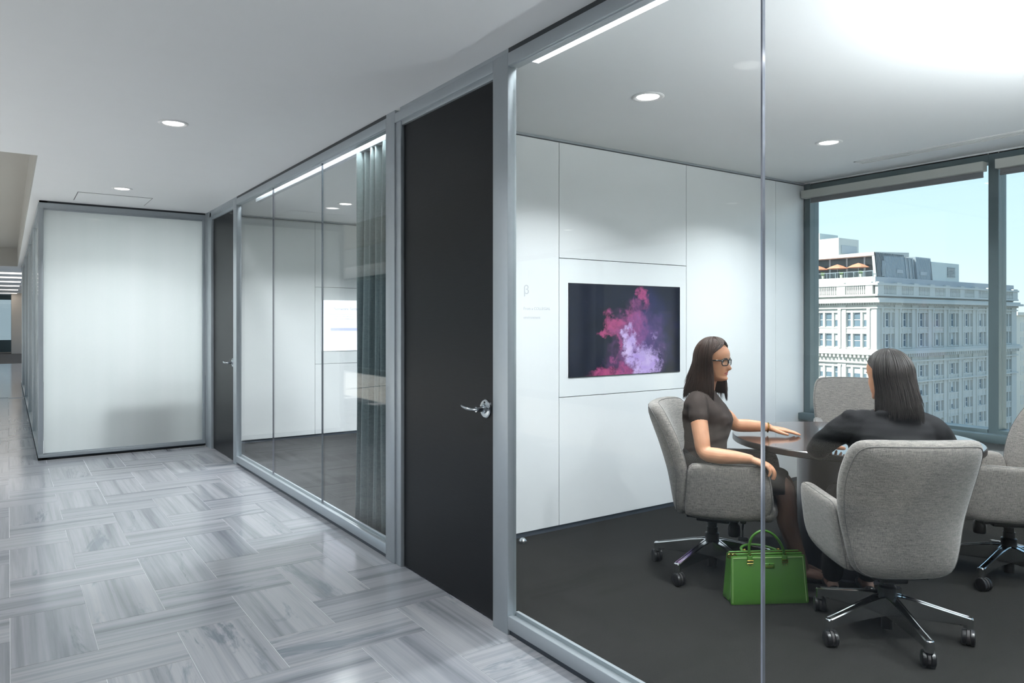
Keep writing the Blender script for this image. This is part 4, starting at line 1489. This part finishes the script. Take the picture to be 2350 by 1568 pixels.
def shrink(secs, k):
    return [(a, b2, c, d - k, e - k) for a, b2, c, d, e in secs]
sk = MB()
stack(sk, shrink(torsoA, 0.008))
limb(sk, [(0, -0.042, 0.99), (0, -0.030, 1.045), (0, -0.016, 1.10), (0, -0.012, 1.14)], (0.052, 0.049, 0.050, 0.052))
head_geo(sk, XA)
limb(sk, [(0.140, -0.050, 0.945), (0.184, -0.040, 0.880), (0.222, -0.018, 0.78), (0.245, 0.004, 0.705), (0.262, 0.075, 0.694), (0.268, 0.16, 0.694), (0.270, 0.236, 0.692)], (0.036, 0.045, 0.043, 0.039, 0.041, 0.034, 0.0235))
hand(sk, (0.270, 0.246, 0.690), (-0.03, 0.93, -0.30), (0, 0.3, 1), -1, (26, 34, 24), 3.0, 0.6)
limb(sk, [(-0.140, -0.045, 0.945), (-0.188, -0.012, 0.892), (-0.225, 0.05, 0.835), (-0.252, 0.088, 0.792), (-0.285, 0.155, 0.786), (-0.312, 0.225, 0.782), (-0.325, 0.268, 0.777)], (0.036, 0.043, 0.041, 0.037, 0.037, 0.030, 0.022))
hand(sk, (-0.326, 0.276, 0.772), (0.02, 1.0, -0.075), (0, 0.07, 1), 1, (3, 5, 4), 5.0, 0.0)
legs = [((0.085, -0.03, 0.535), (0.086, 0.14, 0.535), (0.076, 0.31, 0.535), (0.066, 0.372, 0.520), (0.045, 0.395, 0.43), (0.022, 0.395, 0.33), (-0.010, 0.430, 0.21), (-0.034, 0.462, 0.11), (-0.044, 0.468, 0.068)),
        ((-0.085, -0.03, 0.535), (-0.086, 0.14, 0.535), (-0.078, 0.30, 0.53), (-0.078, 0.360, 0.515), (-0.088, 0.385, 0.43), (-0.10, 0.38, 0.33), (-0.115, 0.40, 0.21), (-0.128, 0.425, 0.11), (-0.132, 0.430, 0.068))]
for L in legs:
    limb(sk, L, (0.080, 0.074, 0.056, 0.054, 0.050, 0.053, 0.040, 0.030, 0.031))
    a = np.array(L[-1])
    dr = np.array([-0.10, 0.99, 0])
    limb(sk, [tuple(a + dr * -0.02 + [0, 0, -0.02]), tuple(a + dr * 0.05 + [0, 0, -0.024]), tuple(a + dr * 0.11 + [0, 0, -0.042]), tuple(a + dr * 0.15 + [0, 0, -0.048])], (0.028, 0.027, 0.022, 0.014))
bodyA = remeshed(sk, 'body', ['skin', 'lips', 'tights'], PA, 0.0034, 2)
mark(bodyA, XA, lambda c: c.z < 0.66 and c.y > 0.02 and abs(c.x) < 0.2)
face_bits(PA, XA, True)
ds = MB()
stack(ds, torsoA[2:])
for sx in (-1, 1):
    for bx in (0.062,):      # bust
        limb(ds, [(sx * bx, 0.0, 0.885), (sx * bx, 0.030, 0.862), (sx * bx, 0.046, 0.842)], (0.050, 0.060, 0.062))
limb(ds, [(0.112, -0.050, 0.972), (0.148, -0.048, 0.945), (0.176, -0.043, 0.898), (0.188, -0.039, 0.876)], (0.040, 0.051, 0.052, 0.052))
limb(ds, [(-0.112, -0.048, 0.972), (-0.148, -0.040, 0.945), (-0.180, -0.015, 0.902), (-0.193, -0.002, 0.884)], (0.040, 0.051, 0.051, 0.051))
remeshed(ds, 'dress_top', 'dress', PA, 0.005, 9, 0.0030)
sk2 = MB()
stack(sk2, [(0, 0.600, -0.165, 0.120, 0.060), (0, 0.585, -0.13, 0.160, 0.115), (0, 0.560, -0.05, 0.186, 0.125), (0, 0.548, 0.05, 0.182, 0.098), (0, 0.545, 0.17, 0.170, 0.085), (0, 0.541, 0.29, 0.152, 0.073), (-0.002, 0.532, 0.365, 0.138, 0.069), (-0.003, 0.522, 0.392, 0.128, 0.062)], e=0.85, axis='Y')
remeshed(sk2, 'skirt', 'skirt', PA, 0.006, 3, 0.002)
hair(PA, XA, 'hair_brown', 0.084, 0.092, 0.108, -0.098, 0.018, -0.058, R(71), 0.10, 1800, 0.012, 3, puff=0.014)
for L in legs:
    a = np.array(L[-1])
    dr = np.array([-0.10, 0.99, 0])
    s = MB()
    limb(s, [tuple(a + dr * -0.045 + [0, 0, -0.040]), tuple(a + dr * 0.03 + [0, 0, -0.046]), tuple(a + dr * 0.10 + [0, 0, -0.048]), tuple(a + dr * 0.165 + [0, 0, -0.050])], (0.026, 0.022, 0.025, 0.016), 14)
    s.v = [(x, y, max(z, 0.001)) for x, y, z in s.v]
    s.build('shoe', 'shoe', PA, 60)
br = MB()
c0, dv = Vector((-0.3235, 0.262, 0.777)), Vector((-0.2, 0.97, -0.1)).normalized()
a0 = dv.cross(Vector((0, 0, 1))).normalized()
b0 = dv.cross(a0)
br.tube([c0 + (a0 * math.cos(t) * 1.08 + b0 * math.sin(t)) * 0.0265 + dv * 0.0015 * math.sin(t * 14) for t in np.linspace(0, 6.6, 60)], 0.0032, 6)
br.build('bracelet', 'gold', PA, 60)

# --- woman in black, seen from behind ------------------------------------------------
PB = tag(empty('person', (CB[0], CB[1], 0.004), -R(AZB)), 'person with dark shoulder-length hair in a black jacket, seen from behind', 'person', 'two people at the round table')
XBh = Matrix.Translation((0.018, 0.030, 1.038)) @ Matrix.Rotation(R(33), 4, 'Z') @ Matrix.Rotation(R(-4), 4, 'X')
torsoB = [(0, -0.02, 0.455, 0.165, 0.11), (0, -0.02, 0.52, 0.185, 0.13), (0, -0.015, 0.60, 0.172, 0.125), (0.004, -0.010, 0.68, 0.158, 0.118), (0.010, 0.0, 0.76, 0.165, 0.122), (0.018, 0.01, 0.84, 0.178, 0.124), (0.024, 0.012, 0.90, 0.184, 0.108), (0.026, 0.012, 0.945, 0.176, 0.086), (0.024, 0.014, 0.975, 0.130, 0.068), (0.022, 0.018, 1.0, 0.075, 0.056), (0.020, 0.022, 1.015, 0.052, 0.05)]
sk = MB()
stack(sk, shrink(torsoB, 0.010))
limb(sk, [(0.022, 0.010, 0.96), (0.020, 0.018, 1.02), (0.018, 0.024, 1.07), (0.018, 0.026, 1.11)], (0.052, 0.050, 0.051, 0.052))
head_geo(sk, XBh)
armsB = [((-0.145, 0.012, 0.930), (-0.205, 0.030, 0.885), (-0.246, 0.068, 0.838), (-0.264, 0.110, 0.802), (-0.245, 0.20, 0.790), (-0.19, 0.29, 0.783), (-0.165, 0.335, 0.778)),
         ((0.190, 0.010, 0.912), (0.238, 0.030, 0.860), (0.268, 0.070, 0.815), (0.276, 0.120, 0.792), (0.23, 0.21, 0.786), (0.17, 0.30, 0.781), (0.14, 0.345, 0.776))]
for A_ in armsB:
    limb(sk, A_, (0.043, 0.043, 0.040, 0.037, 0.037, 0.030, 0.0225))
hand(sk, (-0.160, 0.345, 0.773), (0.35, 0.93, -0.07), (0, 0.07, 1), 1, (5, 8, 6), 4.0, 0.3)
hand(sk, (0.134, 0.355, 0.772), (-0.5, 0.86, -0.07), (0, 0.07, 1), -1, (5, 8, 6), 4.0, 0.3)
legsB = [(( 0.09, 0.0, 0.535), (0.095, 0.18, 0.535), (0.095, 0.34, 0.53), (0.092, 0.40, 0.51), (0.085, 0.43, 0.42), (0.08, 0.44, 0.33), (0.07, 0.47, 0.21), (0.06, 0.50, 0.11), (0.06, 0.505, 0.068)),
         ((-0.09, 0.0, 0.535), (-0.095, 0.18, 0.535), (-0.10, 0.34, 0.53), (-0.10, 0.40, 0.51), (-0.105, 0.43, 0.42), (-0.11, 0.43, 0.33), (-0.115, 0.45, 0.21), (-0.115, 0.475, 0.11), (-0.115, 0.48, 0.068))]
for L in legsB:
    limb(sk, L, (0.080, 0.074, 0.058, 0.055, 0.050, 0.052, 0.040, 0.031, 0.031))
    a = np.array(L[-1])
    limb(sk, [tuple(a + [0, -0.02, -0.02]), tuple(a + [0, 0.05, -0.026]), tuple(a + [0, 0.11, -0.044]), tuple(a + [0, 0.14, -0.048])], (0.028, 0.026, 0.021, 0.014))
bodyB = remeshed(sk, 'body', ['skin', 'lips', 'tights'], PB, 0.0036, 3)
mark(bodyB, XBh, lambda c: c.z < 0.66 and c.y > 0.02 and abs(c.x) < 0.22)
face_bits(PB, XBh, False)
jk = MB()
stack(jk, torsoB[1:-1])
for A_, sx in zip(armsB, (-1, 1)):
    limb(jk, [(sx * 0.105 + 0.02, 0.012, 0.955)] + list(A_[:-1]), (0.048, 0.060, 0.058, 0.054, 0.050, 0.048, 0.040))
    p = A_[0]
    if sx > 0:
        continue
    limb(jk, [(p[0] - sx * 0.02, p[1] - 0.012, p[2] + 0.045), (p[0] + sx * 0.012, p[1] - 0.016, p[2] + 0.042), (p[0] + sx * 0.03, p[1] - 0.014, p[2] + 0.022)], (0.022, 0.028, 0.024))
limb(jk, [(-0.04, -0.03, 0.985), (0.02, -0.045, 0.992), (0.08, -0.03, 0.985)], (0.018, 0.020, 0.018))
remeshed(jk, 'jacket', 'jacket', PB, 0.006, 4, 0.005)
tr = MB()
stack(tr, torsoB[:4])
for L in legsB:
    limb(tr, L[:-1], (0.098, 0.088, 0.072, 0.070, 0.064, 0.062, 0.056, 0.052))
remeshed(tr, 'trousers', 'skirt', PB, 0.007, 3, 0.003)
hair(PB, XBh, 'hair_black', 0.089, 0.094, 0.112, -0.080, 0.010, -0.030, R(90), 0.14, 2000, 0.0, 11, Rz=0.115, left=(-0.22, 0.018))
for L in legsB:
    a = np.array(L[-1])
    s = MB()
    limb(s, [tuple(a + [0, -0.045, -0.040]), tuple(a + [0, 0.03, -0.044]), tuple(a + [0, 0.10, -0.047]), tuple(a + [0, 0.165, -0.050])], (0.028, 0.026, 0.027, 0.017), 14)
    s.v = [(x, y, max(z, 0.001)) for x, y, z in s.v]
    s.build('shoe', 'shoe', PB, 60)


# ------------------------------------------------------------------ outside: the city
M['stone'] = plain('white_terracotta_facade', lin(200, 200, 193), 0.75, var=0.05, vscale=0.8)
M['stone_dark'] = plain('weathered_parapet', lin(176, 180, 182), 0.8, var=0.10, vscale=0.5)
M['sash'] = plain('painted_window_sash', lin(214, 218, 218), 0.6)
M['far_pane'] = plain('dim_window_pane', lin(92, 112, 124), 0.08, 0.0, var=0.35, vscale=0.7, spec=1.0)
M['blind'] = plain('drawn_blind', lin(205, 210, 208), 0.8, var=0.05)
M['zinc'] = plain('ribbed_zinc', lin(180, 190, 196), 0.45, 0.5, var=0.05, vscale=1.0)
M['concrete'] = plain('pale_render', lin(206, 212, 206), 0.85, var=0.05, vscale=0.6)
M['terrace_glass'] = plain('dark_terrace_glazing', lin(60, 70, 74), 0.1, 0.0, var=0.3, vscale=0.5)
M['umbrella'] = plain('terracotta_canvas', lin(226, 150, 118), 0.8, var=0.05, vscale=1)
M['asphalt'] = plain('street', lin(120, 122, 124), 0.9, var=0.1, vscale=0.05)
M['plant'] = plain('green_leaves', lin(122, 150, 70), 0.7, var=0.3, vscale=4)
M['pot'] = plain('pale_planter', lin(204, 200, 180), 0.7)
M['cream'] = plain('cream_facade', lin(226, 220, 206), 0.8, var=0.05, vscale=0.5)

struct('ground', MB().box(5.95, 900, -700, 900, -46, -45).box(-900, -7.2, -700, 900, -46, -45), 'asphalt', 'street level far below the windows')
KX, KY, EX, EY = 135.55, 73.92, 197.9, 112.0     # near corner, far ends of the two street fronts
bl = tag(empty('office_building', (KX, KY, 0)), 'ornate white corner building with a rooftop terrace across the street', 'building')
LX, LY = EX - KX, EY - KY
MB().box(0.72, LX, 0.72, LY, -45, 9.2).build('core', 'stone', bl)
rows = [(3.15, 0.3), (-0.98, -3.68), (-7.5, -9.85), (-11.5, -13.7), (-15.2, -17.35), (-18.85, -21.0), (-22.5, -24.7)]
baysR = [(2.2 + 6.62 * k, 2.2 + 6.62 * k + 4.45) for k in range(9)]
baysL = [(2.0 + 5.92 * k, 2.0 + 5.92 * k + 4.2) for k in range(6)]


def front(box, bays, L, s0=0.0):
    """piers, mullions and spandrels of one street front; box(a0,a1,d0,d1,z0,z1): a along the front, d outward depth"""
    pr = MB()
    e = s0
    for a, b2 in bays + [(L, L)]:
        box(pr, e, a, 0.0, 0.7, -45, 5.2)
        e = b2
    pr.build('pier', 'stone', bl)
    for k in range(len(bays)):
        a, b2 = bays[k]
        pil = MB()
        for z0, z1 in ((-3.8, 4.0), (-25, -7.0)):
            box(pil, a - 0.75, a - 0.25, -0.22, 0.02, z0, z1)
            box(pil, a - 0.85, a - 0.15, -0.30, 0.02, z1 - 0.35, z1)
        pil.build('pilaster', 'stone', bl)
    zt = 5.2
    for (t, b3) in rows + [(-45, -45)]:
        sp = MB()
        box(sp, max(s0, 0.06), L - 0.06, 0.22, 0.7, t, zt)
        box(sp, max(s0, 0.06), L - 0.06, 0.12, 0.3, t - 0.0, t + 0.22)
        if t > -44:
            box(sp, max(s0, 0.06), L - 0.06, 0.10, 0.5, zt - 0.25, zt - 0.02)
        sp.build('spandrel', 'stone', bl)
        zt = b3
    mu = MB()
    for a, b2 in bays:
        w = b2 - a
        for q in (0.27, 0.73):
            box(mu, a + w * q - 0.22, a + w * q + 0.22, 0.18, 0.7, -45, 5.0)
    mu.build('mullion', 'stone', bl)
    for z0, z1, d, nm in ((5.0, 5.5, -1.1, 'cornice'), (5.5, 5.9, -0.6, 'cornice'), (3.9, 4.15, -0.25, 'band'), (-5.0, -4.4, -0.9, 'cornice'), (-4.4, -4.0, -0.5, 'cornice'), (-6.7, -6.4, -0.3, 'band'), (-10.9, -10.6, -0.3, 'band'), (6.3, 6.65, -0.3, 'band'), (8.35, 8.75, -0.4, 'band')):
        c = MB()
        box(c, s0 if s0 else d, L - d, d, 0.7, z0, z1)
        c.build(nm, 'stone', bl)
    dn = MB()
    for a in np.arange(0.4, L, 0.85):
        box(dn, a, a + 0.42, -0.75, 0.1, -5.6, -5.0)
    for a in np.arange(0.3, L, 0.5):
        box(dn, a, a + 0.22, -0.35, 0.1, 4.6, 5.0)
    tag(dn.build('dentils', 'stone', bl), kind='stuff')
    bb = MB()
    for a, b2 in bays:
        for x in np.arange(a + 0.1, b2 - 0.1, 0.42):
            for z0, z1, h in ((6.65, 6.85, 0.11), (6.85, 7.5, 0.15), (7.5, 8.0, 0.10), (8.0, 8.35, 0.13)):
                box(bb, x - h, x + h, -0.15, 0.10, z0, z1)
    tag(bb.build('balusters', 'stone', bl), kind='stuff')
    pd = MB()
    e = s0
    for a, b2 in bays + [(L, L)]:
        box(pd, e, a, -0.25, 0.3, 6.6, 8.4)
        box(pd, e + 0.2, a - 0.2, -0.32, 0.3, 8.7, 9.0)
        e = b2
    pd.build('pedestal', 'stone', bl)
    pw = MB()
    box(pw, 0.6 if not s0 else 1.0, L, 0.6, 1.0, 6.2, 10.0)
    pw.build('parapet', 'stone_dark', bl)


def boxR(m, a0, a1, d0, d1, z0, z1):
    m.box(a0, a1, d0, d1, z0, z1)


def boxL(m, a0, a1, d0, d1, z0, z1):
    m.box(d0, d1, a0, a1, z0, z1)
front(boxR, baysR, LX)
front(boxL, baysL, LY, 0.7)


def far_window(w, h):
    f = MB()
    f.box(-w / 2, w / 2, 0.0, 0.10, h / 2 - 0.12, h / 2).box(-w / 2, w / 2, 0.0, 0.10, -h / 2, -h / 2 + 0.14).box(-w / 2, -w / 2 + 0.10, 0.0, 0.10, -h / 2, h / 2).box(w / 2 - 0.10, w / 2, 0.0, 0.10, -h / 2, h / 2).box(-w / 2, w / 2, 0.0, 0.12, -0.06, 0.06)
    p = MB().box(-w / 2 + 0.08, w / 2 - 0.08, 0.08, 0.12, -h / 2 + 0.1, h / 2 - 0.1)
    bd = MB().box(-w / 2 + 0.1, w / 2 - 0.1, 0.05, 0.07, 0.0, h / 2 - 0.1)
    return f.mesh('window', 'sash'), p.mesh('pane', 'far_pane'), bd.mesh('blind', 'blind')
wcache = {}
for bays, side in ((baysR, 'R'), (baysL[:3], 'L')):
    for (t, b3) in rows[:6]:
        for a, b2 in bays:
            w = b2 - a
            for q0, q1 in ((0.0, 0.22), (0.32, 0.68), (0.78, 1.0)):
                ww = round(w * (q1 - q0), 2)
                key = (ww, round(t - b3, 2))
                if key not in wcache:
                    wcache[key] = far_window(ww, t - b3)
                f, p, bd = wcache[key]
                c = a + w * (q0 + q1) / 2
                loc = (c, 0.52, (t + b3) / 2) if side == 'R' else (0.52, c, (t + b3) / 2)
                o = link('window', f, bl, loc, 0 if side == 'R' else R(-90))
                link('pane', p, o)
                if random.random() < 0.35:
                    link('blind', bd, o)

# rooftop storey and terrace
MB().box(0.55, 1.02, 1.05, 30, 9.0, 10.05).build('terrace_kerb', 'stone', bl)
rf = MB().prism([(0.9, 14.75), (14, 15.3), (14, 14.4), (0.9, 14.1)], 1.0, 34, 'XZ').build('terrace_roof', 'stone', bl)
MB().box(4.2, 4.4, 1.5, 34, 10, 14.3).build('terrace_glazing', 'terrace_glass', bl)
for y in (4.5, 8.2, 11.9, 15.6):
    MB().box(4.05, 4.25, y, y + 0.35, 10, 14.3).build('terrace_column', 'zinc', bl)
MB().prism([(0.9, 14.7), (1.6, 10.0), (4.4, 10.0), (4.4, 14.7)], 1.0, 1.5, 'XZ').build('end_wall', 'stone', bl)


def ribbed(x0, x1, z0, z1, slope, y, deep=6.0):
    o = MB().prism([(x0 + slope, z0), (x1 + slope, z0), (x1, z1), (x0, z1)], y, y + deep, 'XZ').build('zinc_block', 'zinc', bl)
    rb = MB()
    for x in np.arange(x0 + 0.3, x1 - 0.2, 0.45):
        rb.prism([(x + slope, z0), (x + slope + 0.10, z0), (x + 0.10, z1), (x, z1)], y - 0.10, y, 'XZ')
    tag(rb.build('ribs', 'zinc', o), kind='stuff')
    return o
zb = ribbed(1.0, 11.9, 10.0, 14.7, 0.9, 1.0, 0.45)
MB().box(3.4, 4.7, 0.82, 0.9, 10.2, 13.2).build('slot_window', 'far_pane', zb)
MB().box(8.9, 11.2, 0.78, 0.9, 11.0, 11.7).build('louvre', 'stone_dark', zb)
zb = ribbed(16.6, 22.8, 10.0, 14.6, 0.9, 1.0)
MB().box(18.2, 20.8, 0.78, 0.9, 10.9, 11.6).build('louvre', 'stone_dark', zb)
MB().prism([(12.3, 14.3), (16.4, 14.3), (17.2, 10.0), (13.1, 10.0)], 1.4, 1.6, 'XZ').build('skylight', 'far_pane', bl)
for x in (13.0, 14.4, 15.8):
    MB().prism([(x, 14.2), (x + 0.2, 14.2), (x + 1.0, 10.1), (x + 0.8, 10.1)], 1.3, 1.45, 'XZ').build('skylight_bar', 'zinc', bl)
pb = MB().box(22.8, 35.4, 1.0, 9, 9.5, 13.9).build('plant_room', 'concrete', bl)
lv = MB()
for z in np.arange(10.9, 12.9, 0.28):
    lv.box(30.0, 33.4, 0.85, 1.0, z, z + 0.16)
lv.build('louvre', 'far_pane', pb)
mb_ = MB().box(2.2, 9.5, 9.0, 16.5, 14.5, 18.3).build('lift_housing', 'stone', bl)
MB().box(3.0, 8.6, 8.85, 9.0, 15.2, 16.8).build('louvre', 'stone_dark', mb_)
MB().box(9, 16, 17.5, 24, 14.5, 20.5).build('chimney_block', 'concrete', bl)
rl = MB()
for y in np.arange(1.2, 24, 1.9):
    rl.box(0.78, 0.84, y, y + 0.06, 10, 11.15)
rl.box(0.78, 0.84, 1.0, 24, 11.1, 11.18)
rr_ = rl.build('railing', 'zinc', bl)
MB().box(0.80, 0.82, 1.0, 24, 10.1, 11.1).build('railing_glass', 'win_glass', rr_)
for k, (x, y) in enumerate(((2.4, 5.0), (2.4, 9.4), (2.4, 13.8))):
    u = tag(empty('parasol', (KX + x, KY + y, 10.0)), ('terracotta parasol on the roof terrace closest to the zinc wall', 'middle one of three terracotta parasols on the roof terrace', 'terracotta parasol on the roof terrace beside the window frame')[k], 'parasol', 'parasols on the roof terrace')
    MB().lathe([(2.12, 2.05), (2.08, 2.10), (1.2, 2.55), (0.05, 2.95)], 8).build('canopy', 'umbrella', u)
    MB().lathe([(0.05, 0.0), (0.05, 3.0)], 8).build('pole', 'zinc', u)
    MB().lathe([(0.35, 0.0), (0.35, 0.1), (0.06, 0.14)], 12).build('foot', 'zinc', u)
for k, y in enumerate((4.0, 8.0, 12.0)):
    p = tag(empty('planter', (KX + 1.5, KY + y, 10.0)), 'small pale planter behind the terrace railing', 'planter', 'planters on the roof terrace')
    MB().lathe([(0.22, 0), (0.32, 0.7), (0.28, 0.7), (0.26, 0.6)], 10).build('pot', 'pot', p)
    lf = MB()
    for q in range(40):
        a, r_ = random.uniform(0, 6.28), random.uniform(0.05, 0.4)
        c = Vector((r_ * math.cos(a), r_ * math.sin(a), 0.75 + random.uniform(0, 0.5)))
        lf.add([c, c + Vector((0.10, 0.03, 0.16)), c + Vector((0.02, 0.12, 0.20))], [(0, 1, 2)])
    tag(lf.build('leaves', 'plant', p), kind='stuff')


def block(name, x, y, w, d, top, mat, label, nz=8, na=5):
    b = tag(empty(name, (x, y, 0)), label, 'building')
    MB().box(0, w, 0, d, -45, top).build('wall', mat, b)
    MB().box(-0.5, w + 0.5, -0.5, d + 0.5, top - 0.2, top + 0.6).build('cornice', mat, b)
    fw, fp, fb = far_window(1.5, 2.2)
    for iz in range(nz):
        z = top - 3.2 - iz * 3.8
        for k in range(na):
            o = link('window', fw, b, (w * (k + 0.5) / na, -0.06, z))
            link('pane', fp, o)
            o = link('window', fw, b, (-0.06, d * (k + 0.5) / na, z), R(-90))
            link('pane', fp, o)
block('apartment_building', 214, 80, 34, 30, 3.2, 'cream', 'cream building seen past the end of the white corner building')
block('apartment_building', 232, 58, 30, 18, -3.0, 'stone', 'lower pale building behind the cream one')
block('tower_block', -70, 60, 30, 40, 6, 'cream', 'pale block facing the far end of the corridor', 10, 8)
block('tower_block', -12, 95, 50, 30, 12, 'stone', 'white block beyond the far corridor window', 10, 9)
block('street_building', 70, -60, 45, 60, 2, 'cream', 'pale building further down the street out of the room corner', 10, 8)
